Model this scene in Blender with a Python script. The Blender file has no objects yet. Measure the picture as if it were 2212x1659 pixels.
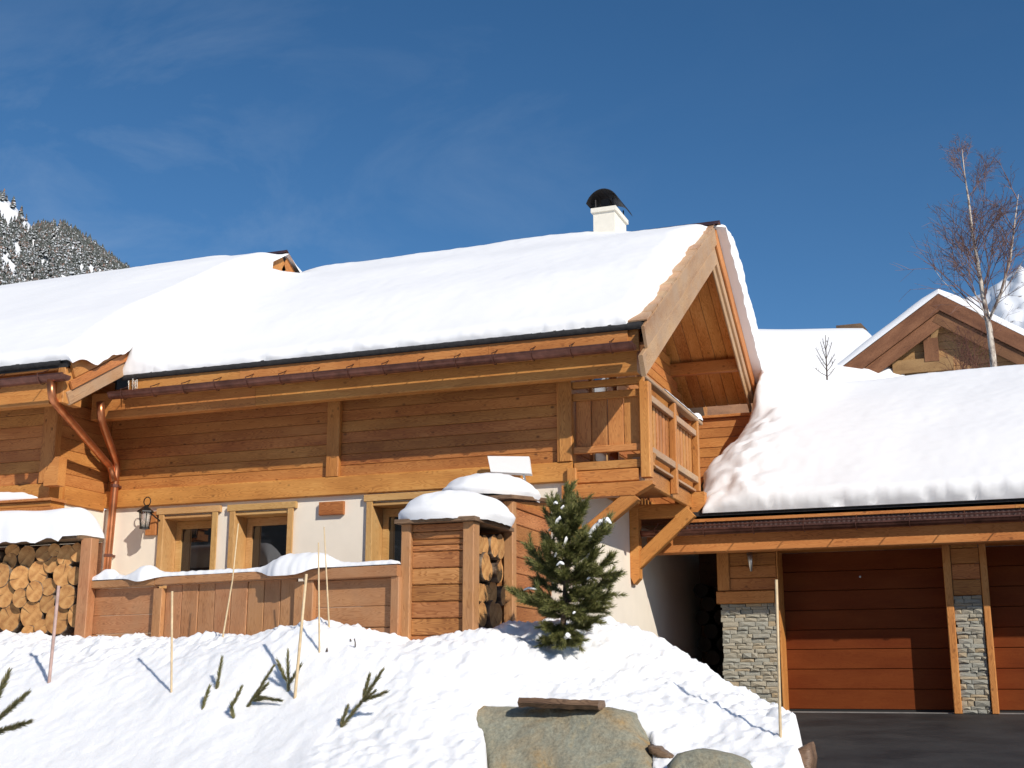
import bpy, math, random
import numpy as np
from mathutils import Vector, Matrix, noise
random.seed(7)
S = bpy.context.scene
COL = S.collection
R = math.radians

# ------------------------------------------------------------------ camera
FPX = 2757.0; CX, CY = 1106.0, 829.5          # measured on a 2212 x 1659 copy of the photograph
PITCH = math.atan(650.5 / FPX); YAW = R(20.94)
EYE = Vector((0, 0, 0.36))
cp, sp, ca, sa = math.cos(PITCH), math.sin(PITCH), math.cos(YAW), math.sin(YAW)
V_R = Vector((ca, sa, 0)); V_F = Vector((-sa * cp, ca * cp, sp)); V_U = V_R.cross(V_F)
cam_d = bpy.data.cameras.new('camera'); cam = bpy.data.objects.new('camera', cam_d); COL.objects.link(cam)
cam_d.sensor_width = 36.0; cam_d.lens = FPX / 2212.0 * 36.0
cam_d.clip_start = 0.1; cam_d.clip_end = 12000
M = Matrix((V_R, V_U, -V_F)).transposed().to_4x4(); M.translation = EYE
cam.matrix_world = M
S.camera = cam

# ------------------------------------------------------------------ sky, sun, exposure
SUN = Vector((1.3, -1.0, 0.98)).normalized()   # towards the sun
w = bpy.data.worlds.new('World'); S.world = w; w.use_nodes = True
nt = w.node_tree; N = nt.nodes; L = nt.links
bg = N['Background']; bg.inputs['Strength'].default_value = 0.090
sky = N.new('ShaderNodeTexSky'); sky.sky_type = 'NISHITA'; sky.sun_disc = False
sky.sun_elevation = math.asin(SUN.z); sky.sun_rotation = math.atan2(SUN.x, SUN.y)
sky.altitude = 2400; sky.air_density = 1.0; sky.dust_density = 0.0; sky.ozone_density = 2.0
tc = N.new('ShaderNodeTexCoord')
mp = N.new('ShaderNodeMapping'); mp.inputs['Rotation'].default_value = (0.3, 0.5, 0.4); mp.inputs['Scale'].default_value = (2.0, 5.0, 5.5)
n1 = N.new('ShaderNodeTexNoise'); n1.inputs['Scale'].default_value = 1.6; n1.inputs['Detail'].default_value = 9; n1.inputs['Roughness'].default_value = 0.62; n1.inputs['Distortion'].default_value = 0.6
n2 = N.new('ShaderNodeTexNoise'); n2.inputs['Scale'].default_value = 1.7; n2.inputs['Detail'].default_value = 2
r1 = N.new('ShaderNodeMapRange'); r1.inputs['From Min'].default_value = 0.47; r1.inputs['From Max'].default_value = 0.85
r2 = N.new('ShaderNodeMapRange'); r2.inputs['From Min'].default_value = 0.45; r2.inputs['From Max'].default_value = 0.7
mu = N.new('ShaderNodeMath'); mu.operation = 'MULTIPLY'
mu2 = N.new('ShaderNodeMath'); mu2.operation = 'MULTIPLY'; mu2.inputs[1].default_value = 0.5
mx = N.new('ShaderNodeMixRGB'); mx.inputs['Color2'].default_value = (5.5, 6.3, 7.2, 1)
L.new(tc.outputs['Generated'], mp.inputs['Vector']); L.new(mp.outputs['Vector'], n1.inputs['Vector']); L.new(tc.outputs['Generated'], n2.inputs['Vector'])
dp = N.new('ShaderNodeVectorMath'); dp.operation = 'DOT_PRODUCT'; dp.inputs[1].default_value = (-0.62, 0.70, 0.35)
r3 = N.new('ShaderNodeMapRange'); r3.inputs['From Min'].default_value = 0.90; r3.inputs['From Max'].default_value = 0.99
mu3 = N.new('ShaderNodeMath'); mu3.operation = 'MULTIPLY_ADD'; mu3.inputs[1].default_value = 0.97; mu3.inputs[2].default_value = 0.03
L.new(tc.outputs['Generated'], dp.inputs[0]); L.new(dp.outputs['Value'], r3.inputs['Value']); L.new(r3.outputs['Result'], mu3.inputs[0])
L.new(n1.outputs['Fac'], r1.inputs['Value']); L.new(n2.outputs['Fac'], r2.inputs['Value'])
L.new(r1.outputs['Result'], mu.inputs[0]); L.new(r2.outputs['Result'], mu.inputs[1]); mu4 = N.new('ShaderNodeMath'); mu4.operation = 'MULTIPLY'; L.new(mu.outputs[0], mu4.inputs[0]); L.new(mu3.outputs[0], mu4.inputs[1]); L.new(mu4.outputs[0], mu2.inputs[0])
L.new(mu2.outputs[0], mx.inputs['Fac']); hs = N.new('ShaderNodeHueSaturation'); hs.inputs['Saturation'].default_value = 1.24; hs.inputs['Hue'].default_value = 0.498; L.new(sky.outputs['Color'], hs.inputs['Color']); L.new(hs.outputs['Color'], mx.inputs['Color1']); L.new(mx.outputs['Color'], bg.inputs['Color'])
sun_d = bpy.data.lights.new('sun', 'SUN'); sun = bpy.data.objects.new('sun', sun_d); COL.objects.link(sun)
sun_d.energy = 3.9; sun_d.angle = R(0.5); sun_d.color = (1.0, 0.93, 0.83)
sun.rotation_euler = SUN.to_track_quat('Z', 'Y').to_euler(); sun.location = (10, -10, 12)
S.view_settings.view_transform = 'Standard'; S.view_settings.look = 'None'
S.view_settings.exposure = 0.22; S.view_settings.gamma = 1.0; S.view_settings.use_curve_mapping = False

# ------------------------------------------------------------------ helpers
def P(x, y, X=None, Y=None, Z=None, F=None):
    """point of the photograph's line of sight (x, y) that lies on a plane of the place"""
    d = V_R * (x - CX) + V_U * (CY - y) + V_F * FPX
    if X is not None: t = X / d.x
    elif Y is not None: t = Y / d.y
    elif Z is not None: t = (Z - EYE.z) / d.z
    else: t = F / math.hypot(d.x, d.y)
    return EYE + d * t

WM = {}
def link(o, parent=None, mw=None):
    COL.objects.link(o)
    mw = mw or Matrix.Identity(4)
    if parent is not None:
        o.parent = parent
        o.matrix_parent_inverse = WM[parent.name].inverted()
    o.matrix_basis = mw
    WM[o.name] = mw.copy()
    return o
def thing(name, loc, label, cat, group=None):
    o = bpy.data.objects.new(name, None); o.empty_display_size = 0.2
    link(o, None, Matrix.Translation(Vector(loc)))
    return tag(o, label, cat, group)
def tag(o, label=None, cat=None, group=None, kind=None):
    if label: o['label'] = label
    if cat: o['category'] = cat
    if group: o['group'] = group
    if kind: o['kind'] = kind
    return o
class MB:
    def __init__(s): s.v = []; s.f = []; s.m = []
    def add(s, vs, fs, mi=0):
        b = len(s.v); s.v += [tuple(q) for q in vs]; s.f += [tuple(b + i for i in f) for f in fs]; s.m += [mi] * len(fs)
    def box(s, a, b, mi=0):
        (x0, y0, z0), (x1, y1, z1) = a, b
        if x0 > x1: x0, x1 = x1, x0
        if y0 > y1: y0, y1 = y1, y0
        if z0 > z1: z0, z1 = z1, z0
        s.add([(x0,y0,z0),(x1,y0,z0),(x1,y1,z0),(x0,y1,z0),(x0,y0,z1),(x1,y0,z1),(x1,y1,z1),(x0,y1,z1)],
              [(0,3,2,1),(4,5,6,7),(0,1,5,4),(1,2,6,5),(2,3,7,6),(3,0,4,7)], mi)
    def prism(s, poly, off, mi=0):
        n = len(poly); off = Vector(off)
        vs = [Vector(q) for q in poly] + [Vector(q) + off for q in poly]
        s.add(vs, [tuple(range(n - 1, -1, -1)), tuple(range(n, 2 * n))] + [(i, (i + 1) % n, n + (i + 1) % n, n + i) for i in range(n)], mi)
    def tube(s, pts, r, k=8, mi=0, cap=True):
        pts = [Vector(q) for q in pts]; n = len(pts)
        rr = r if isinstance(r, (list, tuple)) else [r] * n
        up = None; vs = []
        for i, q in enumerate(pts):
            t = (pts[min(i + 1, n - 1)] - pts[max(i - 1, 0)])
            t = t.normalized() if t.length > 1e-9 else Vector((0, 0, 1))
            if up is None: up = t.orthogonal().normalized()
            up = (up - t * up.dot(t)); up = up.normalized() if up.length > 1e-6 else t.orthogonal().normalized()
            w_ = t.cross(up)
            for j in range(k):
                a = 2 * math.pi * j / k
                vs.append(q + (up * math.cos(a) + w_ * math.sin(a)) * rr[i])
        fs = [(i * k + j, i * k + (j + 1) % k, (i + 1) * k + (j + 1) % k, (i + 1) * k + j) for i in range(n - 1) for j in range(k)]
        if cap: fs += [tuple(range(k - 1, -1, -1)), tuple((n - 1) * k + j for j in range(k))]
        s.add(vs, fs, mi)
    def grid(s, G, mi=0, flip=False):
        nu = len(G); nv = len(G[0])
        vs = [q for row in G for q in row]
        fs = []
        for i in range(nu - 1):
            for j in range(nv - 1):
                f = (i * nv + j, (i + 1) * nv + j, (i + 1) * nv + j + 1, i * nv + j + 1)
                fs.append(f[::-1] if flip else f)
        s.add(vs, fs, mi)
    def build(s, name, mats, parent=None, smooth=False, origin='base'):
        if not isinstance(mats, (list, tuple)): mats = [mats]
        A = np.array(s.v, dtype=float)
        lo, hi = A.min(0), A.max(0)
        o = np.array([(lo[0] + hi[0]) / 2, (lo[1] + hi[1]) / 2, lo[2]])
        me = bpy.data.meshes.new(name); me.from_pydata((A - o).tolist(), [], s.f)
        for m_ in mats: me.materials.append(m_)
        if len(mats) > 1: me.polygons.foreach_set('material_index', s.m)
        if smooth: me.polygons.foreach_set('use_smooth', [True] * len(me.polygons))
        me.update()
        return link(bpy.data.objects.new(name, me), parent, Matrix.Translation(Vector(o)))
def frame(a, b, wd):
    a, b = Vector(a), Vector(b); x = (b - a).normalized(); wd = Vector(wd)
    y = (wd - x * wd.dot(x)).normalized(); z = x.cross(y)
    m = Matrix((x, y, z)).transposed().to_4x4(); m.translation = (a + b) / 2
    return m, (b - a).length
BM_CACHE = {}
def board(name, parent, mat, a, b, wd, w_, t, bev=0.006):
    """one timber from a to b, width w_ along wd, thickness t, long edges eased; grain runs along local X"""
    m, ln = frame(a, b, wd)
    key = (round(ln, 3), round(w_, 3), round(t, 3), mat.name, bev)
    me = BM_CACHE.get(key)
    if me is None:
        hw, ht = w_ / 2, t / 2; e = min(bev, hw * .4, ht * .4)
        pr = [(-hw + e, -ht), (hw - e, -ht), (hw, -ht + e), (hw, ht - e), (hw - e, ht), (-hw + e, ht), (-hw, ht - e), (-hw, -ht + e)]
        vs = [(-ln / 2, y, z) for y, z in pr] + [(ln / 2, y, z) for y, z in pr]
        fs = [tuple(range(7, -1, -1)), tuple(range(8, 16))] + [(i, (i + 1) % 8, 8 + (i + 1) % 8, 8 + i) for i in range(8)]
        me = bpy.data.meshes.new(name); me.from_pydata(vs, [], fs); me.materials.append(mat); me.update()
        BM_CACHE[key] = me
    return link(bpy.data.objects.new(name, me), parent, m)
def bar(name, parent, mat, x0, x1, y0, y1, z0, z1, bev=0.006):
    d = [abs(x1 - x0), abs(y1 - y0), abs(z1 - z0)]; c = Vector(((x0 + x1) / 2, (y0 + y1) / 2, (z0 + z1) / 2))
    k = d.index(max(d)); ax = [Vector((1, 0, 0)), Vector((0, 1, 0)), Vector((0, 0, 1))]
    oth = [i for i in range(3) if i != k]
    return board(name, parent, mat, c - ax[k] * d[k] / 2, c + ax[k] * d[k] / 2, ax[oth[0]], d[oth[0]], d[oth[1]], bev)

# ------------------------------------------------------------------ materials
def newmat(name):
    m = bpy.data.materials.new(name); m.use_nodes = True
    return m, m.node_tree.nodes, m.node_tree.links, m.node_tree.nodes['Principled BSDF']
def nd(N, t, **k):
    n = N.new(t)
    for a, b in k.items():
        if a in n.inputs: n.inputs[a].default_value = b
        else: setattr(n, a, b)
    return n
def ramp(N, stops):
    n = N.new('ShaderNodeValToRGB'); e = n.color_ramp.elements
    while len(e) < len(stops): e.new(0.5)
    for i, (p_, c) in enumerate(stops): e[i].position = p_; e[i].color = (*c, 1)
    return n
def plain(name, col, rough=0.6, metal=0.0, noise_amt=0.0, scale=12, bump=0.0, bscale=60):
    m, N, L, b = newmat(name); b.inputs['Roughness'].default_value = rough; b.inputs['Metallic'].default_value = metal
    b.inputs['Base Color'].default_value = (*col, 1)
    t = N.new('ShaderNodeTexCoord')
    if noise_amt:
        n = nd(N, 'ShaderNodeTexNoise', Scale=scale, Detail=6.0); L.new(t.outputs['Object'], n.inputs['Vector'])
        r = ramp(N, [(0.3, [c * (1 - noise_amt) for c in col]), (0.7, [min(1, c * (1 + noise_amt)) for c in col])])
        L.new(n.outputs['Fac'], r.inputs['Fac']); L.new(r.outputs['Color'], b.inputs['Base Color'])
    if bump:
        n = nd(N, 'ShaderNodeTexNoise', Scale=bscale, Detail=5.0); L.new(t.outputs['Object'], n.inputs['Vector'])
        bp = nd(N, 'ShaderNodeBump', Strength=bump, Distance=0.01); L.new(n.outputs['Fac'], bp.inputs['Height']); L.new(bp.outputs['Normal'], b.inputs['Normal'])
    return m
def wood(name, dark, mid, light, knots=1.0, rough=0.55, var=0.25, grain=1.0, weather=None, hue=0.006):
    m, N, L, b = newmat(name)
    t = N.new('ShaderNodeTexCoord'); oi = N.new('ShaderNodeObjectInfo')
    mul = nd(N, 'ShaderNodeVectorMath', operation='SCALE'); mul.inputs[0].default_value = (37.3, 11.7, 23.1); L.new(oi.outputs['Random'], mul.inputs['Scale'])
    ad = nd(N, 'ShaderNodeVectorMath', operation='ADD'); L.new(t.outputs['Object'], ad.inputs[0]); L.new(mul.outputs[0], ad.inputs[1])
    # knots: sparse elongated cells
    mk = N.new('ShaderNodeMapping'); mk.inputs['Scale'].default_value = (4.6, 7.0, 7.0); L.new(ad.outputs[0], mk.inputs['Vector'])
    vo = nd(N, 'ShaderNodeTexVoronoi', Scale=1.0); L.new(mk.outputs[0], vo.inputs['Vector'])
    kn = nd(N, 'ShaderNodeMapRange'); kn.inputs['From Min'].default_value = 0.06; kn.inputs['From Max'].default_value = 0.15; kn.inputs['To Min'].default_value = 0.72 * knots; kn.inputs['To Max'].default_value = 0.0
    L.new(vo.outputs['Distance'], kn.inputs['Value'])
    # cathedral grain, bent round the knots
    mg = N.new('ShaderNodeMapping'); mg.inputs['Scale'].default_value = (0.55, 9.0, 9.0); L.new(ad.outputs[0], mg.inputs['Vector'])
    ng = nd(N, 'ShaderNodeTexNoise', Scale=1.0, Detail=2.0); L.new(mg.outputs[0], ng.inputs['Vector'])
    bnd = nd(N, 'ShaderNodeMath', operation='MULTIPLY'); bnd.inputs[1].default_value = 26.0; L.new(ng.outputs['Fac'], bnd.inputs[0])
    kb = nd(N, 'ShaderNodeMath', operation='MULTIPLY_ADD'); kb.inputs[1].default_value = 3.0; L.new(vo.outputs['Distance'], kb.inputs[0]); L.new(bnd.outputs[0], kb.inputs[2])
    fr = nd(N, 'ShaderNodeMath', operation='FRACT'); L.new(kb.outputs[0], fr.inputs[0])
    sm = nd(N, 'ShaderNodeMapRange', interpolation_type='SMOOTHSTEP'); sm.inputs['From Min'].default_value = 0.35; sm.inputs['From Max'].default_value = 1.0; L.new(fr.outputs[0], sm.inputs['Value'])
    mf = N.new('ShaderNodeMapping'); mf.inputs['Scale'].default_value = (4.0, 130.0, 130.0); L.new(ad.outputs[0], mf.inputs['Vector'])
    nf = nd(N, 'ShaderNodeTexNoise', Scale=1.0, Detail=3.0); L.new(mf.outputs[0], nf.inputs['Vector'])
    mb_ = N.new('ShaderNodeMapping'); mb_.inputs['Scale'].default_value = (0.9, 3.0, 3.0); L.new(ad.outputs[0], mb_.inputs['Vector'])
    nb = nd(N, 'ShaderNodeTexNoise', Scale=1.3, Detail=4.0); L.new(mb_.outputs[0], nb.inputs['Vector'])
    f1 = nd(N, 'ShaderNodeMath', operation='MULTIPLY_ADD'); f1.inputs[1].default_value = -0.30 * grain; L.new(sm.outputs[0], f1.inputs[0]); L.new(nb.outputs['Fac'], f1.inputs[2])
    f2 = nd(N, 'ShaderNodeMath', operation='MULTIPLY_ADD'); f2.inputs[1].default_value = 0.35; L.new(nf.outputs['Fac'], f2.inputs[0]); L.new(f1.outputs[0], f2.inputs[2])
    rp = ramp(N, [(0.22, dark), (0.55, mid), (0.85, light)]); L.new(f2.outputs[0], rp.inputs['Fac'])
    # board to board variation
    hv = nd(N, 'ShaderNodeHueSaturation')
    rv = nd(N, 'ShaderNodeMapRange'); rv.inputs['To Min'].default_value = 1 - var; rv.inputs['To Max'].default_value = 1 + var * 0.7; L.new(oi.outputs['Random'], rv.inputs['Value'])
    wn = nd(N, 'ShaderNodeTexWhiteNoise', noise_dimensions='1D'); L.new(oi.outputs['Random'], wn.inputs['W'])
    rh = nd(N, 'ShaderNodeMapRange'); rh.inputs['To Min'].default_value = 0.5 - hue; rh.inputs['To Max'].default_value = 0.5 + hue; L.new(wn.outputs['Value'], rh.inputs['Value'])
    L.new(rv.outputs[0], hv.inputs['Value']); L.new(rh.outputs[0], hv.inputs['Hue']); L.new(rp.outputs['Color'], hv.inputs['Color'])
    mk2 = nd(N, 'ShaderNodeMixRGB'); mk2.inputs['Color2'].default_value = (dark[0] * .28, dark[1] * .25, dark[2] * .25, 1); L.new(kn.outputs[0], mk2.inputs['Fac']); L.new(hv.outputs['Color'], mk2.inputs['Color1'])
    out = mk2
    if weather:
        wm = nd(N, 'ShaderNodeTexNoise', Scale=3.0, Detail=7.0, Roughness=0.65); L.new(ad.outputs[0], wm.inputs['Vector'])
        wr = nd(N, 'ShaderNodeMapRange'); wr.inputs['From Min'].default_value = 0.4; wr.inputs['From Max'].default_value = 0.65; wr.inputs['To Max'].default_value = 0.75; L.new(wm.outputs['Fac'], wr.inputs['Value'])
        mw = nd(N, 'ShaderNodeMixRGB'); mw.inputs['Color2'].default_value = (*weather, 1); L.new(wr.outputs[0], mw.inputs['Fac']); L.new(out.outputs[0], mw.inputs['Color1']); out = mw
    L.new(out.outputs[0], b.inputs['Base Color'])
    b.inputs['Roughness'].default_value = rough
    b.inputs['Specular IOR Level'].default_value = 0.35
    bp = nd(N, 'ShaderNodeBump', Strength=0.25, Distance=0.004); L.new(f2.outputs[0], bp.inputs['Height']); L.new(bp.outputs['Normal'], b.inputs['Normal'])
    return m

W_WALL = wood('larch_wall', (0.25, 0.080, 0.021), (0.43, 0.163, 0.042), (0.55, 0.24, 0.070), knots=1.0, var=0.12)
W_BEAM = wood('larch_beam', (0.34, 0.125, 0.031), (0.52, 0.210, 0.054), (0.62, 0.29, 0.085), knots=0.75, var=0.10)
W_BALC = wood('larch_balcony', (0.30, 0.110, 0.030), (0.47, 0.192, 0.054), (0.58, 0.27, 0.085), knots=0.45, var=0.13)
W_SOFF = wood('larch_soffit', (0.36, 0.135, 0.032), (0.60, 0.27, 0.075), (0.70, 0.37, 0.13), knots=0.6, var=0.2)  # lighter than the other larch: bounce light from the snow put into the colour
W_PALE = wood('larch_weathered', (0.32, 0.165, 0.078), (0.46, 0.265, 0.135), (0.56, 0.36, 0.20), knots=0.4, var=0.08, weather=(0.42, 0.29, 0.19))
W_FENCE = wood('fence_larch', (0.27, 0.112, 0.044), (0.43, 0.195, 0.080), (0.54, 0.275, 0.125), knots=0.45, var=0.11, weather=(0.43, 0.225, 0.110))
W_SHED = wood('shed_larch', (0.24, 0.085, 0.027), (0.40, 0.163, 0.052), (0.54, 0.25, 0.095), knots=0.6, var=0.14, grain=1.3)
W_WIN = wood('window_larch', (0.42, 0.215, 0.072), (0.54, 0.30, 0.11), (0.62, 0.39, 0.17), knots=0.35, var=0.06)
W_DOOR = wood('garage_mahogany', (0.108, 0.021, 0.005), (0.142, 0.031, 0.007), (0.175, 0.043, 0.010), knots=0.0, rough=0.6, var=0.02, grain=0.5, hue=0.001)
W_DOOR.node_tree.nodes['Principled BSDF'].inputs['Specular IOR Level'].default_value = 0.12
W_OLD = wood('neighbour_brown', (0.10, 0.04, 0.018), (0.19, 0.082, 0.036), (0.28, 0.13, 0.06), knots=0.5, var=0.15)
W_OLDL = wood('neighbour_tan', (0.24, 0.125, 0.05), (0.36, 0.20, 0.085), (0.46, 0.27, 0.12), knots=0.5, var=0.15)
W_GREY = wood('plank_grey_brown', (0.06, 0.035, 0.022), (0.16, 0.095, 0.055), (0.27, 0.17, 0.10), knots=0.4, var=0.1)
PLAST = plain('cream_render', (0.83, 0.75, 0.63), 0.9, noise_amt=0.035, scale=3, bump=0.25, bscale=220)
CHIMP = plain('chimney_render', (0.78, 0.74, 0.64), 0.9, noise_amt=0.03, bump=0.2, bscale=150)
DARKM = plain('dark_sheet_metal', (0.020, 0.018, 0.018), 0.55, 0.2)
DARKR = plain('dark_roof_edge', (0.022, 0.020, 0.020), 0.7, noise_amt=0.5, scale=30, bump=0.6, bscale=40)
COPPERB = plain('browned_copper', (0.17, 0.075, 0.055), 0.42, 0.75, noise_amt=0.35, scale=9)
COPPER = plain('bright_copper', (0.52, 0.20, 0.09), 0.34, 0.85, noise_amt=0.3, scale=5)
IRON = plain('black_iron', (0.02, 0.018, 0.017), 0.5, 0.5)
WHITE = plain('white_plastic', (0.82, 0.82, 0.81), 0.4)
STEEL = plain('brushed_steel', (0.55, 0.55, 0.55), 0.3, 0.9)
BLACK = plain('black_rubber', (0.012, 0.012, 0.012), 0.8)
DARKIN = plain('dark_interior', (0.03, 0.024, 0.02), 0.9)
CURT = plain('white_curtain', (0.75, 0.74, 0.72), 0.9)
CONC = plain('pale_concrete', (0.22, 0.21, 0.20), 0.9, noise_amt=0.2)
BAMBOO = plain('bamboo', (0.62, 0.47, 0.28), 0.5, noise_amt=0.15, scale=20)
PINKST = plain('pinkish_stake', (0.44, 0.30, 0.26), 0.7, noise_amt=0.25, scale=14)
TWIG = plain('grey_brown_twig', (0.085, 0.06, 0.045), 0.8)
BTWIG = plain('birch_twig', (0.19, 0.105, 0.085), 0.7)
BRED = plain('reddish_twig', (0.15, 0.055, 0.032), 0.8)
def glass_mat():
    m, N, L, b = newmat('window_glass')
    b.inputs['Base Color'].default_value = (0.01, 0.011, 0.013, 1); b.inputs['Roughness'].default_value = 0.02
    b.inputs['Specular IOR Level'].default_value = 0.9; b.inputs['IOR'].default_value = 1.6
    return m
GLASS = glass_mat()
def lamp_glass():
    m, N, L, b = newmat('lamp_glass')
    b.inputs['Base Color'].default_value = (0.8, 0.78, 0.72, 1); b.inputs['Roughness'].default_value = 0.25; b.inputs['Transmission Weight'].default_value = 0.7
    return m
LGLASS = lamp_glass()
def snow_mat(name, bumps):
    m, N, L, b = newmat(name)
    b.inputs['Base Color'].default_value = (0.87, 0.875, 0.885, 1); b.inputs['Roughness'].default_value = 0.65; b.inputs['Specular IOR Level'].default_value = 0.25
    t = N.new('ShaderNodeTexCoord'); prev = None
    for sc, st, di in bumps:
        n = nd(N, 'ShaderNodeTexNoise', Scale=sc, Detail=4.0); L.new(t.outputs['Object'], n.inputs['Vector'])
        bp = nd(N, 'ShaderNodeBump', Strength=st, Distance=di); L.new(n.outputs['Fac'], bp.inputs['Height'])
        if prev: L.new(prev.outputs['Normal'], bp.inputs['Normal'])
        prev = bp
    if prev: L.new(prev.outputs['Normal'], b.inputs['Normal'])
    return m
SNOW = snow_mat('roof_snow_white', [(9.0, 0.10, 0.02), (90.0, 0.2, 0.004)])
SNOWR = snow_mat('bank_snow_white', [(30.0, 0.30, 0.02), (90.0, 0.35, 0.008)])
b_ = SNOWR.node_tree.nodes['Principled BSDF']; b_.inputs['Subsurface Weight'].default_value = 0.85; b_.inputs['Subsurface Radius'].default_value = (1.0, 0.95, 0.9); b_.inputs['Subsurface Scale'].default_value = 0.04
def stone_mat(name, cols, scale=9):
    m, N, L, b = newmat(name); oi = N.new('ShaderNodeObjectInfo'); t = N.new('ShaderNodeTexCoord')
    r0 = ramp(N, [(i / max(1, len(cols) - 1), c) for i, c in enumerate(cols)]); r0.color_ramp.interpolation = 'LINEAR'
    L.new(oi.outputs['Random'], r0.inputs['Fac'])
    mul = nd(N, 'ShaderNodeVectorMath', operation='SCALE'); mul.inputs[0].default_value = (37.3, 11.7, 23.1); L.new(oi.outputs['Random'], mul.inputs['Scale'])
    ad = nd(N, 'ShaderNodeVectorMath', operation='ADD'); L.new(t.outputs['Object'], ad.inputs[0]); L.new(mul.outputs[0], ad.inputs[1])
    n = nd(N, 'ShaderNodeTexNoise', Scale=scale, Detail=8.0, Roughness=0.6); L.new(ad.outputs[0], n.inputs['Vector'])
    r = nd(N, 'ShaderNodeMapRange'); r.inputs['From Min'].default_value = 0.3; r.inputs['From Max'].default_value = 0.7; r.inputs['To Min'].default_value = 0.75; r.inputs['To Max'].default_value = 1.2; L.new(n.outputs['Fac'], r.inputs['Value'])
    hv = nd(N, 'ShaderNodeHueSaturation'); L.new(r.outputs[0], hv.inputs['Value']); L.new(r0.outputs['Color'], hv.inputs['Color']); L.new(hv.outputs['Color'], b.inputs['Base Color'])
    b.inputs['Roughness'].default_value = 0.85
    n3 = nd(N, 'ShaderNodeTexNoise', Scale=scale * 5, Detail=6.0); L.new(ad.outputs[0], n3.inputs['Vector'])
    bp = nd(N, 'ShaderNodeBump', Strength=0.5, Distance=0.01); L.new(n3.outputs['Fac'], bp.inputs['Height']); L.new(bp.outputs['Normal'], b.inputs['Normal'])
    return m
STONE = stone_mat('ledge_stone', [(0.36, 0.34, 0.275), (0.42, 0.375, 0.285), (0.30, 0.295, 0.25), (0.47, 0.36, 0.22), (0.38, 0.37, 0.31), (0.33, 0.325, 0.28), (0.44, 0.40, 0.315)])
def boulder_mat():
    m, N, L, b = newmat('boulder_stone'); t = N.new('ShaderNodeTexCoord')
    n = nd(N, 'ShaderNodeTexNoise', Scale=1.6, Detail=9.0, Roughness=0.62, Distortion=0.4); L.new(t.outputs['Object'], n.inputs['Vector'])
    r = ramp(N, [(0.34, (0.38, 0.235, 0.085)), (0.43, (0.31, 0.265, 0.175)), (0.54, (0.28, 0.28, 0.215)), (0.62, (0.38, 0.32, 0.195)), (0.70, (0.46, 0.31, 0.13))]); L.new(n.outputs['Fac'], r.inputs['Fac'])
    n2 = nd(N, 'ShaderNodeTexNoise', Scale=34.0, Detail=6.0, Roughness=0.7); L.new(t.outputs['Object'], n2.inputs['Vector'])
    r2 = nd(N, 'ShaderNodeMapRange'); r2.inputs['From Min'].default_value = 0.3; r2.inputs['From Max'].default_value = 0.7; r2.inputs['To Min'].default_value = 0.62; r2.inputs['To Max'].default_value = 1.2; L.new(n2.outputs['Fac'], r2.inputs['Value'])
    hv = nd(N, 'ShaderNodeHueSaturation'); L.new(r2.outputs[0], hv.inputs['Value']); L.new(r.outputs['Color'], hv.inputs['Color']); L.new(hv.outputs['Color'], b.inputs['Base Color'])
    b.inputs['Roughness'].default_value = 0.85
    bp = nd(N, 'ShaderNodeBump', Strength=0.6, Distance=0.02); L.new(n2.outputs['Fac'], bp.inputs['Height'])
    n3 = nd(N, 'ShaderNodeTexNoise', Scale=5.0, Detail=7.0); L.new(t.outputs['Object'], n3.inputs['Vector'])
    bp2 = nd(N, 'ShaderNodeBump', Strength=0.5, Distance=0.08); L.new(n3.outputs['Fac'], bp2.inputs['Height']); L.new(bp.outputs['Normal'], bp2.inputs['Normal'])
    L.new(bp2.outputs['Normal'], b.inputs['Normal'])
    return m
BOULD = boulder_mat()
def needle_mat(name, c1, c2, c3):
    m, N, L, b = newmat(name); g = N.new('ShaderNodeNewGeometry')
    r = ramp(N, [(0.0, c1), (0.55, c2), (1.0, c3)]); L.new(g.outputs['Random Per Island'], r.inputs['Fac']); L.new(r.outputs['Color'], b.inputs['Base Color'])
    b.inputs['Roughness'].default_value = 0.5; b.inputs['Specular IOR Level'].default_value = 0.3
    return m
NEED = needle_mat('pine_needles', (0.095, 0.108, 0.030), (0.165, 0.172, 0.052), (0.26, 0.235, 0.09))
NEED2 = needle_mat('young_pine_needles', (0.11, 0.115, 0.042), (0.19, 0.185, 0.075), (0.30, 0.245, 0.13))
def bark_mat(name, c1, c2, sc):
    m, N, L, b = newmat(name); t = N.new('ShaderNodeTexCoord')
    mp = N.new('ShaderNodeMapping'); mp.inputs['Scale'].default_value = sc; L.new(t.outputs['Object'], mp.inputs['Vector'])
    n = nd(N, 'ShaderNodeTexNoise', Scale=1.0, Detail=6.0, Roughness=0.65); L.new(mp.outputs[0], n.inputs['Vector'])
    r = ramp(N, [(0.42, c1), (0.56, c2)]); L.new(n.outputs['Fac'], r.inputs['Fac']); L.new(r.outputs['Color'], b.inputs['Base Color']); b.inputs['Roughness'].default_value = 0.85
    bp = nd(N, 'ShaderNodeBump', Strength=0.8, Distance=0.02); L.new(n.outputs['Fac'], bp.inputs['Height']); L.new(bp.outputs['Normal'], b.inputs['Normal'])
    return m
BARK = bark_mat('log_bark', (0.09, 0.055, 0.035), (0.26, 0.19, 0.13), (6, 14, 14))
BIRCH = bark_mat('birch_bark', (0.14, 0.09, 0.07), (0.62, 0.54, 0.45), (9, 9, 3.5))
PINEBK = bark_mat('pine_bark', (0.07, 0.045, 0.03), (0.17, 0.11, 0.07), (20, 20, 14))
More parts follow.
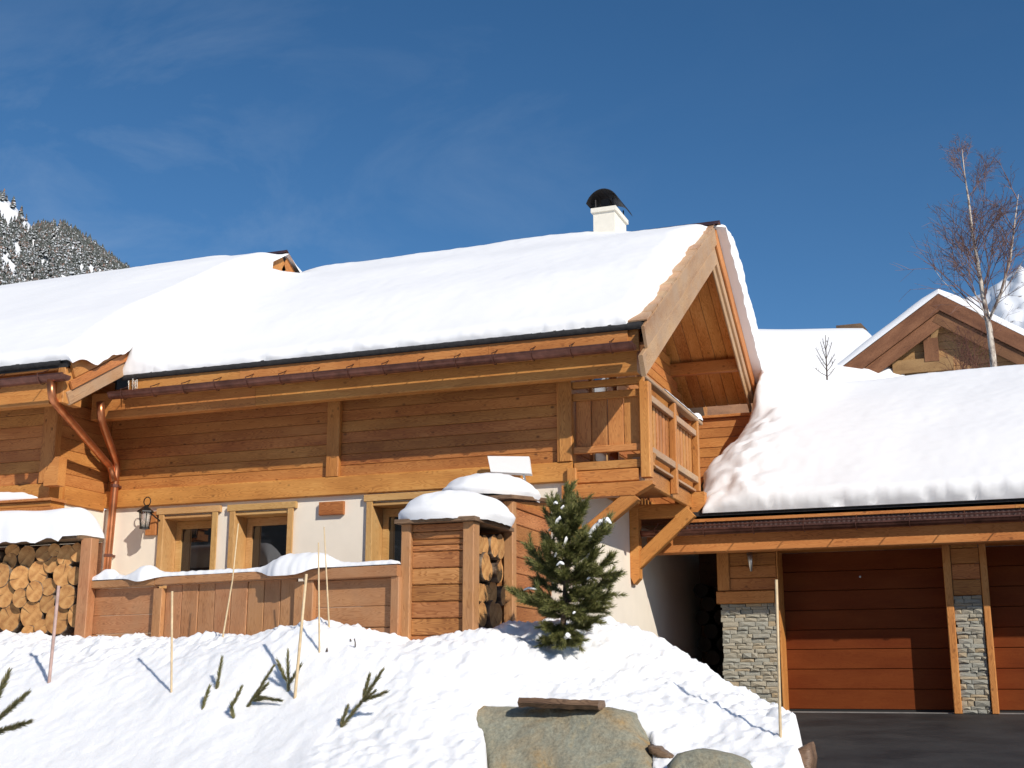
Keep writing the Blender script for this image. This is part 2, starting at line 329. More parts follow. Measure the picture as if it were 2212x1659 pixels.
def logend_mat():
    m, N, L, b = newmat('log_cut_end'); t = N.new('ShaderNodeTexCoord'); oi = N.new('ShaderNodeObjectInfo')
    sx = N.new('ShaderNodeSeparateXYZ'); L.new(t.outputs['Object'], sx.inputs[0])
    cb = N.new('ShaderNodeCombineXYZ'); L.new(sx.outputs['Y'], cb.inputs['Y']); L.new(sx.outputs['Z'], cb.inputs['Z'])
    ln = nd(N, 'ShaderNodeVectorMath', operation='LENGTH'); L.new(cb.outputs[0], ln.inputs[0])
    nz = nd(N, 'ShaderNodeTexNoise', Scale=9.0, Detail=3.0); L.new(t.outputs['Object'], nz.inputs['Vector'])
    a1 = nd(N, 'ShaderNodeMath', operation='MULTIPLY_ADD'); a1.inputs[1].default_value = 0.05; L.new(nz.outputs['Fac'], a1.inputs[0]); L.new(ln.outputs['Value'], a1.inputs[2])
    a2 = nd(N, 'ShaderNodeMath', operation='MULTIPLY'); a2.inputs[1].default_value = 460.0; L.new(a1.outputs[0], a2.inputs[0])
    sn = nd(N, 'ShaderNodeMath', operation='SINE'); L.new(a2.outputs[0], sn.inputs[0])
    n2 = nd(N, 'ShaderNodeTexNoise', Scale=14.0, Detail=5.0); L.new(t.outputs['Object'], n2.inputs['Vector'])
    a3 = nd(N, 'ShaderNodeMath', operation='MULTIPLY_ADD'); a3.inputs[1].default_value = 0.10; L.new(sn.outputs[0], a3.inputs[0]); L.new(n2.outputs['Fac'], a3.inputs[2])
    r = ramp(N, [(0.25, (0.30, 0.125, 0.038)), (0.5, (0.50, 0.245, 0.078)), (0.75, (0.60, 0.335, 0.125))]); L.new(a3.outputs[0], r.inputs['Fac'])
    rv = nd(N, 'ShaderNodeMapRange'); rv.inputs['To Min'].default_value = 0.75; rv.inputs['To Max'].default_value = 1.12; L.new(oi.outputs['Random'], rv.inputs['Value'])
    # drying cracks: thin radial wedges
    at = nd(N, 'ShaderNodeMath', operation='ARCTAN2'); L.new(sx.outputs['Y'], at.inputs[0]); L.new(sx.outputs['Z'], at.inputs[1])
    c1 = nd(N, 'ShaderNodeMath', operation='MULTIPLY_ADD'); c1.inputs[1].default_value = 17.0; L.new(oi.outputs['Random'], c1.inputs[0]); L.new(at.outputs[0], c1.inputs[2])
    c2 = nd(N, 'ShaderNodeMath', operation='MULTIPLY_ADD'); c2.inputs[1].default_value = 0.35; L.new(nz.outputs['Fac'], c2.inputs[0]); L.new(c1.outputs[0], c2.inputs[2])
    c3 = nd(N, 'ShaderNodeMath', operation='COSINE'); L.new(c2.outputs[0], c3.inputs[0])
    c4 = nd(N, 'ShaderNodeMapRange'); c4.inputs['From Min'].default_value = 0.995; c4.inputs['From Max'].default_value = 0.9995; c4.inputs['To Max'].default_value = 0.75; L.new(c3.outputs[0], c4.inputs['Value'])
    hv = nd(N, 'ShaderNodeHueSaturation'); L.new(rv.outputs[0], hv.inputs['Value']); L.new(r.outputs['Color'], hv.inputs['Color'])
    mk = nd(N, 'ShaderNodeMixRGB'); mk.inputs['Color2'].default_value = (0.07, 0.035, 0.015, 1); L.new(c4.outputs[0], mk.inputs['Fac']); L.new(hv.outputs['Color'], mk.inputs['Color1'])
    L.new(mk.outputs[0], b.inputs['Base Color']); b.inputs['Roughness'].default_value = 0.8
    return m
LOGEND = logend_mat()
def asphalt_mat():
    m, N, L, b = newmat('wet_asphalt'); t = N.new('ShaderNodeTexCoord')
    n = nd(N, 'ShaderNodeTexNoise', Scale=1.2, Detail=8.0); L.new(t.outputs['Object'], n.inputs['Vector'])
    r = ramp(N, [(0.35, (0.020, 0.019, 0.020)), (0.65, (0.042, 0.040, 0.040))]); L.new(n.outputs['Fac'], r.inputs['Fac'])
    mp = N.new('ShaderNodeMapping'); mp.inputs['Scale'].default_value = (4, 26, 1); mp.inputs['Rotation'].default_value = (0, 0, 0.35); L.new(t.outputs['Object'], mp.inputs['Vector'])
    n2 = nd(N, 'ShaderNodeTexNoise', Scale=1.5, Detail=6.0, Roughness=0.7); L.new(mp.outputs[0], n2.inputs['Vector'])
    r2 = nd(N, 'ShaderNodeMapRange'); r2.inputs['From Min'].default_value = 0.55; r2.inputs['From Max'].default_value = 0.75; r2.inputs['To Max'].default_value = 0.5; L.new(n2.outputs['Fac'], r2.inputs['Value'])
    mx = nd(N, 'ShaderNodeMixRGB'); mx.inputs['Color2'].default_value = (0.13, 0.125, 0.12, 1); L.new(r2.outputs[0], mx.inputs['Fac']); L.new(r.outputs['Color'], mx.inputs['Color1'])
    L.new(mx.outputs[0], b.inputs['Base Color'])
    rr = nd(N, 'ShaderNodeMapRange'); rr.inputs['To Min'].default_value = 0.55; rr.inputs['To Max'].default_value = 0.9; L.new(n.outputs['Fac'], rr.inputs['Value']); L.new(rr.outputs[0], b.inputs['Roughness'])
    b.inputs['Specular IOR Level'].default_value = 0.3
    n3 = nd(N, 'ShaderNodeTexNoise', Scale=120.0, Detail=4.0); L.new(t.outputs['Object'], n3.inputs['Vector'])
    bp = nd(N, 'ShaderNodeBump', Strength=0.7, Distance=0.01); L.new(n3.outputs['Fac'], bp.inputs['Height']); L.new(bp.outputs['Normal'], b.inputs['Normal'])
    return m
ASPH = asphalt_mat()
def rocksnow(name, thr):
    m, N, L, b = newmat(name); t = N.new('ShaderNodeTexCoord')
    n = nd(N, 'ShaderNodeTexNoise', Scale=0.035, Detail=10.0, Roughness=0.72); L.new(t.outputs['Object'], n.inputs['Vector'])
    r = ramp(N, [(thr, (0.80, 0.82, 0.86)), (thr + 0.05, (0.16, 0.14, 0.13) if thr > .5 else (0.05, 0.055, 0.045))]); L.new(n.outputs['Fac'], r.inputs['Fac']); L.new(r.outputs['Color'], b.inputs['Base Color']); b.inputs['Roughness'].default_value = 0.8
    return m
MTN = rocksnow('snow_and_rock', 0.62)
MTN2 = rocksnow('snow_and_scree', 0.585)
def conifer_mat():
    m, N, L, b = newmat('snowy_conifer'); g = N.new('ShaderNodeNewGeometry'); t = N.new('ShaderNodeTexCoord')
    sx = N.new('ShaderNodeSeparateXYZ'); L.new(g.outputs['Normal'], sx.inputs[0])
    n = nd(N, 'ShaderNodeTexNoise', Scale=0.9, Detail=4.0); L.new(t.outputs['Object'], n.inputs['Vector'])
    a = nd(N, 'ShaderNodeMath', operation='MULTIPLY_ADD'); a.inputs[1].default_value = 0.5; L.new(sx.outputs['Z'], a.inputs[0]); L.new(n.outputs['Fac'], a.inputs[2])
    r = nd(N, 'ShaderNodeMapRange'); r.inputs['From Min'].default_value = 0.70; r.inputs['From Max'].default_value = 0.86; L.new(a.outputs[0], r.inputs['Value'])
    c = ramp(N, [(0.0, (0.045, 0.052, 0.045)), (0.7, (0.08, 0.088, 0.078)), (0.9, (0.12, 0.09, 0.075)), (1.0, (0.17, 0.10, 0.07))]); L.new(g.outputs['Random Per Island'], c.inputs['Fac'])
    mx = nd(N, 'ShaderNodeMixRGB'); mx.inputs['Color2'].default_value = (0.58, 0.61, 0.65, 1); L.new(r.outputs[0], mx.inputs['Fac']); L.new(c.outputs['Color'], mx.inputs['Color1']); L.new(mx.outputs[0], b.inputs['Base Color'])  # snow greyed and contrast lowered in the colour, in place of distance haze
    b.inputs['Roughness'].default_value = 0.8
    return m
CONIF = conifer_mat()

nz = lambda x, y, z=0.0: noise.noise(Vector((x, y, z)))
def fbm(x, y, z=0.0, o=4):
    s = 0; a = 1; f = 1
    for _ in range(o): s += a * noise.noise(Vector((x * f, y * f, z * f + 3.1 * _))); a *= .5; f *= 2.03
    return s

# ================================================================== LARGE STRUCTURE
YF, XG = 14.5, -4.78            # facade plane, gable plane of the main chalet
XV = -3.60                      # verge of its roof
YR, ZR, SL = 17.85, 7.02, 0.628  # ridge line and pitch
YE = 13.70                      # eave
XW, YW = -11.60, 13.40          # corner of the projecting wing
def zroof(y): return ZR - SL * abs(y - YR)
GZ = lambda y: -0.07 * (18.2 - y) if y < 18.2 else 0.0

# ground and driveway ----------------------------------------------------
mb = MB(); xs = [-3000, -300, -60, -20, 0, 20, 60, 300, 3000]; ys = [-3000, -300, -20, 0, 10, 18.2, 24, 60, 300, 4000]
gz = lambda y: GZ(max(y, -20)) - 0.14
mb.grid([[(x, y, gz(y)) for y in ys] for x in xs], flip=True)
for i, f in enumerate(mb.f): mb.f[i] = f[::-1]
tag(mb.build('ground', SNOWR, smooth=True), 'snow covered ground around the houses', kind='structure')
mb = MB(); xs = np.linspace(-6.5, 12, 12); ys = [-6, 0, 6, 10, 13, 15, 17, 18.2, 18.3, 18.9]
mb.grid([[(x, y, GZ(y) - 0.004) for y in ys] for x in xs])
for i, f in enumerate(mb.f): mb.f[i] = f
tag(mb.build('driveway', ASPH), 'dark asphalt driveway in front of the garage doors', kind='structure')

# snow bank: smooth surface through measured points ------------------------
CP = [(-150,1365,12.3),(0,1366,12.3),(160,1372,12.25),(280,1374,12.1),(400,1374,11.9),(520,1366,11.7),(600,1354,11.55),(650,1347,11.5),(760,1355,11.5),(830,1384,11.5),
      (950,1386,11.5),(1050,1374,11.7),(1180,1350,12.3),(1310,1334,12.9),(1400,1362,13.0),(1470,1402,12.9),(1560,1462,12.6),(1680,1512,12.1),(1738,1546,11.5),
      (-150,1480,10.9),(0,1480,10.9),(300,1490,10.8),(600,1500,10.7),(900,1500,10.7),(1100,1455,11.3),(1300,1440,11.9),(1450,1480,11.8),(1600,1540,11.5),(1700,1590,11.1),
      (-150,1659,9.8),(0,1659,9.8),(400,1659,9.7),(800,1659,9.6),(1000,1630,9.9),(1125,1512,11.0),(1300,1524,11.05),(1400,1575,10.95),(1440,1625,10.75),(1540,1635,10.7),(1650,1640,10.7),(1700,1635,10.75),
      (-200,1950,8.2),(300,1950,8.1),(800,1950,8.0)]
C3 = [P(x, y, Y=Y) for x, y, Y in CP]
C3 += [Vector(q) for q in [(-12.5, 13.6, 0.75), (-10, 13.2, 0.72), (-8, 12.6, 0.7), (-6, 12.4, 0.7), (-4.9, 13.8, 0.75), (-3.6, 14.2, 0.45), (-2.9, 14.2, 0.0), (-2.0, 13.4, -0.2), (-14, 12.6, 0.95), (-13, 10, 0.0)]]
A = np.array([[q.x, q.y] for q in C3]); Zc = np.array([q.z for q in C3])
def tps(r): return np.where(r > 0, r * r * np.log(np.maximum(r, 1e-9)), 0)
n_ = len(A); D = np.linalg.norm(A[:, None] - A[None], axis=2)
K = tps(D) + np.eye(n_) * 0.02; Pm = np.hstack([np.ones((n_, 1)), A])
Wt = np.linalg.solve(np.block([[K, Pm], [Pm.T, np.zeros((3, 3))]]), np.concatenate([Zc, np.zeros(3)]))
def bank_z(X, Y):
    d = np.sqrt((X[..., None] - A[:, 0]) ** 2 + (Y[..., None] - A[:, 1]) ** 2)
    return tps(d) @ Wt[:n_] + Wt[n_] + Wt[n_ + 1] * X + Wt[n_ + 2] * Y
def sstep(a, b, x): t = np.clip((x - a) / (b - a), 0, 1); return t * t * (3 - 2 * t)
EDGE = [(9.0, -1.75), (10.2, P(1722, 1655, Y=10.3).x), (11.0, P(1746, 1600, Y=11.0).x), (11.5, P(1740, 1550, Y=11.5).x), (12.1, P(1684, 1512, Y=12.1).x + .12), (12.6, P(1566, 1462, Y=12.6).x + .25), (13.0, -2.9), (14.5, -3.35)]
GSTEP = 0.027; gx = np.arange(-14.2, -1.3, GSTEP); gy = np.arange(7.8, 14.4, GSTEP)
GX, GY = np.meshgrid(gx, gy, indexing='ij')
Zb = bank_z(GX, GY)
lump = np.zeros_like(Zb)
EY = [e[0] for e in EDGE]; EX = [e[1] for e in EDGE]
edge = np.interp(GY, EY, EX)
def bank_lump(x, y):
    front = min(1, max(0, (10.9 - y) / 1.2)) if x < -5.2 else 0
    crest = min(1, max(0.0, (y - 10.9) / 0.7))
    if x > -5.6: crest = max(crest, 0.62)
    f1, _p = noise.voronoi(Vector((x * 7, y * 7, 1.0)))
    f2, _p = noise.voronoi(Vector((x * 13 + 9, y * 13, 4.0)))
    f4, _p = noise.voronoi(Vector((x * 24 + 2, y * 24, 6.0)))
    f3, _p = noise.voronoi(Vector((x * 3.1 + 4, y * 3.1, 9.0)))
    clod = (0.42 - f1[0]) * 0.06 + (0.42 - f2[0]) * 0.040 + (0.42 - f4[0]) * 0.030 * (.4 + crest) + (0.4 - f3[0]) * 0.07 * crest
    return (0.022 + 0.016 * crest) * fbm(x * 1.7, y * 1.7, 2.0, 4) + clod * (0.22 + 0.72 * crest - 0.14 * front) + 0.018 * (0.4 + crest) * nz(x * 11, y * 11, 7) + 0.008 * front * nz(x * 5, y * 3.2, 3)
for i in range(GX.shape[0]):
    for j in range(GX.shape[1]): lump[i, j] = bank_lump(GX[i, j], GY[i, j])
en = np.array([[0.06 * nz(q * 5, 3.3) + 0.03 * nz(q * 14, 8.1) for q in gy]])
side = sstep(-0.13, 0.04, GX - (edge + en))
Zfull = Zb + lump
bl = P(1030, 1600, Y=1.0).x * GY; br = P(1398, 1600, Y=1.0).x * GY
bl = bl + (P(1052, 1659, Y=1.0).x - P(1022, 1545, Y=1.0).x) * GY * np.clip((10.95 - GY) / .6, 0, 1) * .6
pit = sstep(-.04, .05, GX - bl + .03 * np.sin(GY * 9)) * (1 - sstep(-.05, .05, GX - br)) * (1 - sstep(10.86, 10.99, GY))
Zfull = Zfull - pit * 0.9
zdrive = np.vectorize(GZ)(GY) - 0.12
Zfull = Zfull * (1 - side) + zdrive * side
mb = MB(); mb.grid([[(GX[i, j], GY[i, j], Zfull[i, j]) for j in range(GX.shape[1])] for i in range(GX.shape[0])])
tag(mb.build('snow_bank', SNOWR, smooth=True), 'lumpy ploughed snow bank in front of the chalet', kind='structure')
def bz(x, y):
    i = int(round((x - gx[0]) / GSTEP)); j = int(round((y - gy[0]) / GSTEP))
    return Zfull[max(0, min(i, GX.shape[0] - 1)), max(0, min(j, GX.shape[1] - 1))]
def hit(x, y, y0=8.0, y1=14.2):
    """where the sight line (x, y) meets the snow bank"""
    a = y0
    while a < y1:
        q = P(x, y, Y=a)
        if q.z <= bz(q.x, q.y): return q
        a += 0.01
    return P(x, y, Y=11.0)

# mountains ------------------------------------------------------------------
def ray_tan(x, y):
    q = P(x, y, F=1.0); return (q.z - EYE.z)
def bearing(x, y):
    q = P(x, y, F=1.0); return math.atan2(q.x, q.y)
LC = [(-900, 20), (-420, 190), (-200, 290), (0, 397), (40, 432), (75, 478), (105, 482), (140, 482), (175, 500), (215, 530), (250, 558), (285, 582), (340, 625), (420, 690), (560, 800), (800, 1000)]
ba = [bearing(x, y) for x, y in LC]; ta = [ray_tan(x, y) for x, y in LC]
D0 = 900.0
def mountL(b, d):
    t = np.interp(b, ba, ta) * D0
    return t - 0.95 * (D0 - d) if d <= D0 else t - 0.35 * (d - D0)
mb = MB(); bs = np.linspace(bearing(-900, 20), bearing(800, 1000), 90); ds = np.concatenate([np.linspace(420, 900, 60), np.linspace(915, 1600, 12)])
mb.grid([[(math.sin(b) * d, math.cos(b) * d, max(-4, mountL(b, d) + 5 * fbm(b * 40, d * .02, 1.0, 4) * (1 if d < 890 else 0.3) - 6)) for d in ds] for b in bs])
for i, f in enumerate(mb.f): mb.f[i] = f[::-1]
tag(mb.build('mountain', MTN, smooth=True), 'steep snowy mountainside rising at the far left', kind='structure')
mb = MB(); rnd = random.Random(3); cnt = 0
def conifer(mb, base, h, r, rnd):
    k = 6; lay = 4; bx, by, bz_ = base
    for l in range(lay):
        z0 = bz_ + h * (0.08 + 0.22 * l); z1 = bz_ + h * (0.45 + 0.185 * l); rr = r * (1 - l / (lay + .3)) * rnd.uniform(.8, 1.15)
        a0 = rnd.random() * 6
        ring = [(bx + rr * rnd.uniform(.65, 1.2) * math.cos(a0 + 6.283 * j / k), by + rr * rnd.uniform(.65, 1.2) * math.sin(a0 + 6.283 * j / k), z0 - rnd.uniform(-.06, .12) * h) for j in range(k)]
        mb.add(ring + [(bx, by, z1)], [(j, (j + 1) % k, k) for j in range(k)])
while cnt < 3000:
    x = rnd.uniform(-140, 330); b = bearing(x, 560); d = D0 - rnd.random() ** 1.3 * 170
    if rnd.random() < .25: d = D0 - rnd.uniform(0, 12)
    z = mountL(b, d) - 5
    q = Vector((math.sin(b) * d, math.cos(b) * d, z)); tz = (z + 9 - EYE.z) / d
    lim = np.interp(b, [bearing(-150, 400), bearing(0, 455), bearing(35, 470), bearing(72, 478)], [ray_tan(-150, 425), ray_tan(0, 450), ray_tan(40, 462), ray_tan(72, 478)])
    if b < bearing(78, 478) and tz > lim: 
        if rnd.random() > .03: continue
    if fbm(b * 60, d * .03, 5.0, 3) > 0.55: continue
    h = rnd.uniform(5, 9.5); conifer(mb, q, h, h * rnd.uniform(.24, .36), rnd); cnt += 1
tag(mb.build('forest', CONIF), 'snow dusted conifer forest on the left mountainside', kind='stuff')
RC = [(1900, 800), (2010, 715), (2060, 672), (2085, 650), (2110, 640), (2150, 612), (2185, 592), (2206, 585), (2230, 592), (2300, 560), (2450, 600), (2700, 720), (3000, 760)]
bb = [bearing(x, y) for x, y in RC]; tb = [ray_tan(x, y) for x, y in RC]; D1 = 2600.0
mb = MB(); bs = np.linspace(bearing(1900, 800), bearing(3000, 760), 120); ds = np.concatenate([np.linspace(1700, 2600, 50), np.linspace(2640, 3500, 8)])
def mountR(b, d):
    t = np.interp(b, bb, tb) * D1
    return t - 0.6 * (D1 - d) if d <= D1 else t - 0.3 * (d - D1)
mb.grid([[(math.sin(b) * d, math.cos(b) * d, max(-4, mountR(b, d) + 26 * fbm(b * 55, d * .01, 2.0, 5) * (1 if d < 2580 else .35))) for d in ds] for b in bs])
for i, f in enumerate(mb.f): mb.f[i] = f[::-1]
tag(mb.build('mountain', MTN2, smooth=True), 'distant snowy peak with rocks behind the birch', kind='structure')

mb = MB(); xs = np.linspace(-900, 900, 70); G = []
for x in xs:
    row = []
    for d in np.linspace(0, 1, 22): row.append((x, -160 - 420 * d, -6 + (120 + 50 * fbm(x * .004, 2.2, 1, 4)) * d ** .8 + 4 * fbm(x * .03, d * 9, 4, 3)))
    G.append(row)
mb.grid(G); OPP = rocksnow('forest_slope', 0.40); tag(mb.build('hill', OPP, smooth=True), 'dark wooded slope across the valley, reflected in the windows', kind='structure')

# ================================================================== MAIN CHALET
chalet = thing('chalet', (-8.2, 17, 0), 'main honey coloured timber chalet with cream ground floor, chimney and corner balcony', 'house')
wing = thing('chalet', (-14, 16, 0), 'projecting chalet wing at the left edge with its higher snowy roof and copper downpipe', 'house')
garage = thing('garage', (0, 17, 0), 'low garage with mahogany sectional doors between grey stone piers', 'garage')

# --- ground floor walls with window openings
def wpx(x, y): return P(x, y, Y=YF)
WIN = []   # x0,x1 opening (structural), z0,z1
ZS0, ZS1 = 2.74, 2.985      # sill beam
o1 = (wpx(353, 1110).x, wpx(470, 1110).x); o2 = (wpx(506, 1100).x, wpx(633, 1100).x); o3 = (wpx(801, 1084).x, wpx(801, 1084).x + 1.15)
zt1 = wpx(410, 1112).z; zt2 = wpx(570, 1104).z; zt3 = wpx(830, 1085).z
WIN = [(o1[0], o1[1], 1.35, zt1), (o2[0], o2[1], 1.35, zt2), (o3[0], o3[1], 0.2, zt3)]
mb = MB(); TH = 0.36; x = XW - 0.02
for (a, b, z0, z1) in WIN:
    mb.box((x, YF, -.1), (a, YF + TH, ZS0)); mb.box((a, YF, z1), (b, YF + TH, ZS0)); mb.box((a, YF, -.1), (b, YF + TH, z0)); x = b
mb.box((x, YF, -.1), (XG, YF + TH, ZS0))
mb.box((XG - .36, YF + TH, -.1), (XG, 21.3, ZS0))
mb.build('plaster_wall', PLAST, chalet)
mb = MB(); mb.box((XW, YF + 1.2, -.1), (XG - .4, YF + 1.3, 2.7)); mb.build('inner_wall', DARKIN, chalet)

def window(x0, x1, z0, z1, curtain, mull=False):
    fr = MB(); yf = YF + .25; fw = .085
    fr.box((x0 + .05, yf, z0), (x0 + .05 + fw, yf + .07, z1 - .05)); fr.box((x1 - .05 - fw, yf, z0), (x1 - .05, yf + .07, z1 - .05))
    fr.box((x0 + .05 + fw, yf + .002, z1 - .05 - fw - .02), (x1 - .05 - fw, yf + .068, z1 - .05)); fr.box((x0 + .05 + fw, yf + .002, z0), (x1 - .05 - fw, yf + .068, z0 + fw))
    w_ = fr.build('window', W_WIN, chalet)
    bar('reveal_board', w_, W_WIN, x0, x0 + .045, YF - .03, yf + .09, z0, z1 - .045)
    bar('reveal_board', w_, W_WIN, x1 - .045, x1, YF - .03, yf + .09, z0, z1 - .045)
    bar('reveal_board', w_, W_WIN, x0, x1, YF - .028, yf + .09, z1 - .045, z1)
    bar('casing', w_, W_WIN, x0 - .035, x0 + .05, YF - .055, YF - .031, z0, z1 + .01)
    bar('casing', w_, W_WIN, x1 - .05, x1 + .035, YF - .055, YF - .031, z0, z1 + .01)
    bar('lintel', w_, W_WIN, x0 - .07, x1 + .07, YF - .062, YF - .003, z1 + .012, z1 + .10)
    g = MB(); g.box((x0 + .05 + fw, yf + .03, z0 + fw), (x1 - .05 - fw, yf + .04, z1 - .05 - fw - .02)); g.build('pane', GLASS, w_)
    c = MB()
    return w_
for k, (a, b, z0, z1) in enumerate(WIN): window(a, b, z0, z1, k != 1)

# --- sill beam, posts, planks of the upper floor
bar('sill_beam', chalet, W_BEAM, XW + .02, XG + .03, YF - .07, YF + .2, ZS0, ZS1, .012)
bar('sill_beam', chalet, W_BEAM, XG - .2, XG + .03, YF + .205, 21.3, ZS0, ZS1, .012)
ZT = 4.45
mb = MB(); mb.box((XW, YF + .05, ZS1), (XG - .05, YF + .2, ZT)); tw = mb.build('timber_wall', DARKIN, chalet)
pa0, pa1 = wpx(711, 950).x, wpx(738, 950).x; pb0, pb1 = wpx(1207, 950).x, wpx(1236, 950).x
for (a, b) in ((pa0, pa1), (pb0, pb1)):
    bar('post', chalet, W_BEAM, a, b, YF - .075, YF + .04, ZS1 + .002, ZT - .02, .01)
def clad(parent, mat, segs, y, z0, z1, n, thick=.05, depth=0.0, jit=.0025, axis='X'):
    h = (z1 - z0) / n
    for (a, b) in segs:
        for i in range(n):
            d = random.uniform(-jit, jit)
            zc = z0 + h * (i + .5)
            if axis == 'X': board('plank', parent, mat, (a, y + d, zc), (b, y + d, zc), (0, 0, 1), h - .003, thick, .006)
            else: board('plank', parent, mat, (y + d, a, zc), (y + d, b, zc), (0, 0, 1), h - .003, thick, .006)
clad(tw, W_WALL, [(XW + .01, pa0 - .002), (pa1 + .002, pb0 - .002)], YF + .02, ZS1, ZT, 10)
# gable cladding (seen behind the balcony) and gable triangle
mb = MB(); mb.prism([(XG - .25, YF + .06, ZS1), (XG - .25, 22.4, ZS1), (XG - .25, 22.4, zroof(22.4) - .3), (XG - .25, YR, ZR - .3), (XG - .25, YF + .06, zroof(YF) - .3)], (.2, 0, 0)); gw = mb.build('timber_wall', DARKIN, chalet)
for i in range(26):
    z = ZS1 + .15 * i + .075
    ytop = YR + (ZR - .34 - z - .08) / SL
    yb = min(22.4, ytop); ya = max(YF + .10, YR - (ZR - .34 - z - .08) / SL)
    if yb - ya > .3: board('plank', gw, W_WALL, (XG - .025 + random.uniform(-.004, .004), ya, z), (XG - .025 + random.uniform(-.004, .004), yb, z), (0, 0, 1), .144, .05, .007)
bar('corner_post', chalet, W_BALC, XG - .13, XG + .035, YF - .09, YF + .098, ZS1 + .003, ZT, .012)

# --- roof: deck, dark edge, fascia, eave boards, beams
XL = -10.86                     # left end of this roof, under the wing's verge
RT = 0.10
RT = .075; mb = MB()
prof = [(YE, zroof(YE)), (YR, ZR), (20.75, zroof(20.75)), (20.75, zroof(20.75) - RT), (YR, ZR - RT), (YE, zroof(YE) - RT)]
mb.prism([(XL, y, z) for y, z in prof[:2]] + [(XL, YR, ZR - RT), (XL, YE, zroof(YE) - RT)], (XV - .03 - XL, 0, 0))
mb.prism([(XL, YR, ZR), (XL, 20.75, zroof(20.75)), (XL, 20.75, zroof(20.75) - RT), (XL, YR, ZR - RT)], (XV - .03 - XL, 0, 0))
roof = mb.build('roof', DARKR, chalet)
zeL = lambda px, py, Y: P(px, py, Y=Y).z
# wavy dark tile edge at the eave
mb = MB(); G = []
for i, x in enumerate(np.arange(XL + .05, XV - .02, .04)):
    w_ = .005 * math.sin(x * 42) + .004 * nz(x * 7, 2)
    G.append([(x, YE - .02, zroof(YE) - .075 + w_ * .6), (x, YE - .05, zroof(YE) - .045 + w_), (x, YE - .03, zroof(YE) + .0 + w_ * .4), (x, YE + .06, zroof(YE) + .045)])
mb.grid(G, flip=True); mb.build('roof_edge', DARKR, roof, smooth=True)
zf1 = zeL(1390, 711, YE + .03); zf0 = zeL(1390, 736, YE + .03)
def segs(a, b, n):
    e = np.linspace(a, b, n + 1); return [(e[i], e[i + 1] - .004) for i in range(n)]
for a, b in segs(XL + .12, XV - .22, 4): bar('fascia', chalet, W_BEAM, a, b, YE + .01, YE + .05, zf0, zf1 + .01)
for a, b in segs(XL + .12, XV - .10, 3): bar('fascia', chalet, W_WALL, a, b, YE + .052, YE + .09, zf0 - .10, zroof(YE) - .02)
zb1 = 4.12; zb0 = zeL(1368, 805, 13.86)
for a, b in ((-11.45, -8.86), (-8.856, XV - .16)): bar('eave_beam', chalet, W_BEAM, a, b, 13.86, 14.02, zb0 + (0.0 if a < -10 else .004), zb1 + .12, .01)
# eave underside boards (facing down), between fascia and wall
mb = MB(); mb.prism([(XL + .05, YE + .095, zf0 + .02), (XL + .05, YF + .1, zf0 + .02 + SL * (YF - YE)), (XL + .05, YF + .1, zf0 + .05 + SL * (YF - YE)), (XL + .05, YE + .095, zf0 + .05)], (XV - .2 - XL, 0, 0)); mb.build('eave_soffit', W_WALL, chalet)
# far slope overhang underside, board by board, running up the slope
sof = MB(); t0 = .30
sof.prism([(XG - .1, YR, ZR - t0 + .03), (XG - .1, 20.7, zroof(20.7) - t0 + .03), (XG - .1, 20.7, zroof(20.7) - t0), (XG - .1, YR, ZR - t0)], (XV - .06 - XG + .1, 0, 0)); sof = sof.build('soffit', DARKIN, chalet)
nb_ = 6; xs_ = np.linspace(XG - .05, XV - .07, nb_ + 1)
for i in range(nb_):
    xm = (xs_[i] + xs_[i + 1]) / 2; d = random.uniform(0, .006)
    board('plank', sof, W_SOFF, (xm, YR + .02, ZR - t0 - .016 - d), (xm, 20.7, zroof(20.7) - t0 - .016 - d), (1, 0, 0), (xs_[1] - xs_[0]) - .006, .026, .006)
sof2 = MB(); sof2.prism([(XG - .1, YE + .1, zroof(YE + .1) - t0 + .03), (XG - .1, YR - .02, ZR - t0 + .01), (XG - .1, YR - .02, ZR - t0 - .02), (XG - .1, YE + .1, zroof(YE + .1) - t0)], (XV - .06 - XG + .1, 0, 0)); sof2.build('soffit', W_BALC, chalet)
# purlins running out to the verge
def purlin(y, w_=.16, h=.24, zt=None):
    zt = zt or zroof(y) - t0 - .035
    bar('purlin', chalet, W_BEAM, XG - .1, XV - .10, y - w_ / 2, y + w_ / 2, zt - h, zt - SL * w_ / 2, .01)
q = P(1590, 795, X=XV - .12); purlin(q.y + .05, .14, .24)
purlin(YR - .3, .16, .22)
# bargeboards: two tiers on each slope
def barge(y0, y1, drop0, h, xo, th, mat, name='bargeboard'):
    a = Vector((xo, y0, zroof(y0) - drop0 - h / 2)); b = Vector((xo, y1, zroof(y1) - drop0 - h / 2))
    return board(name, chalet, mat, a, b, (0, 0, 1), h * math.cos(math.atan(SL)), th, .008)
barge(YE - .06, YR - .012, .0, .315, XV - .005, .035, W_PALE)
barge(YE - .12, YR - .012, .318, .30, XV - .025, .055, W_PALE)
for k in range(16):
    ya = YE + .0 + (YR - YE - .05) * k / 16; yb_ = YE + (YR - YE - .05) * (k + 1) / 16 - .004
    board('shingle', roof, W_PALE, (XV - .22, (ya + yb_) / 2, zroof((ya + yb_) / 2) + .022), (XV + .012, (ya + yb_) / 2, zroof((ya + yb_) / 2) + .022 + random.uniform(0, .012)), (0, 1, SL), (yb_ - ya) * 1.18, .026, .006)
barge(20.72, YR + .012, -.03, .30, XV - .005, .035, W_BALC)
barge(20.6, YR + .012, .275, .17, XV - .045, .045, W_PALE)
barge(20.6, YR + .012, .45, .16, XV - .075, .03, W_PALE)
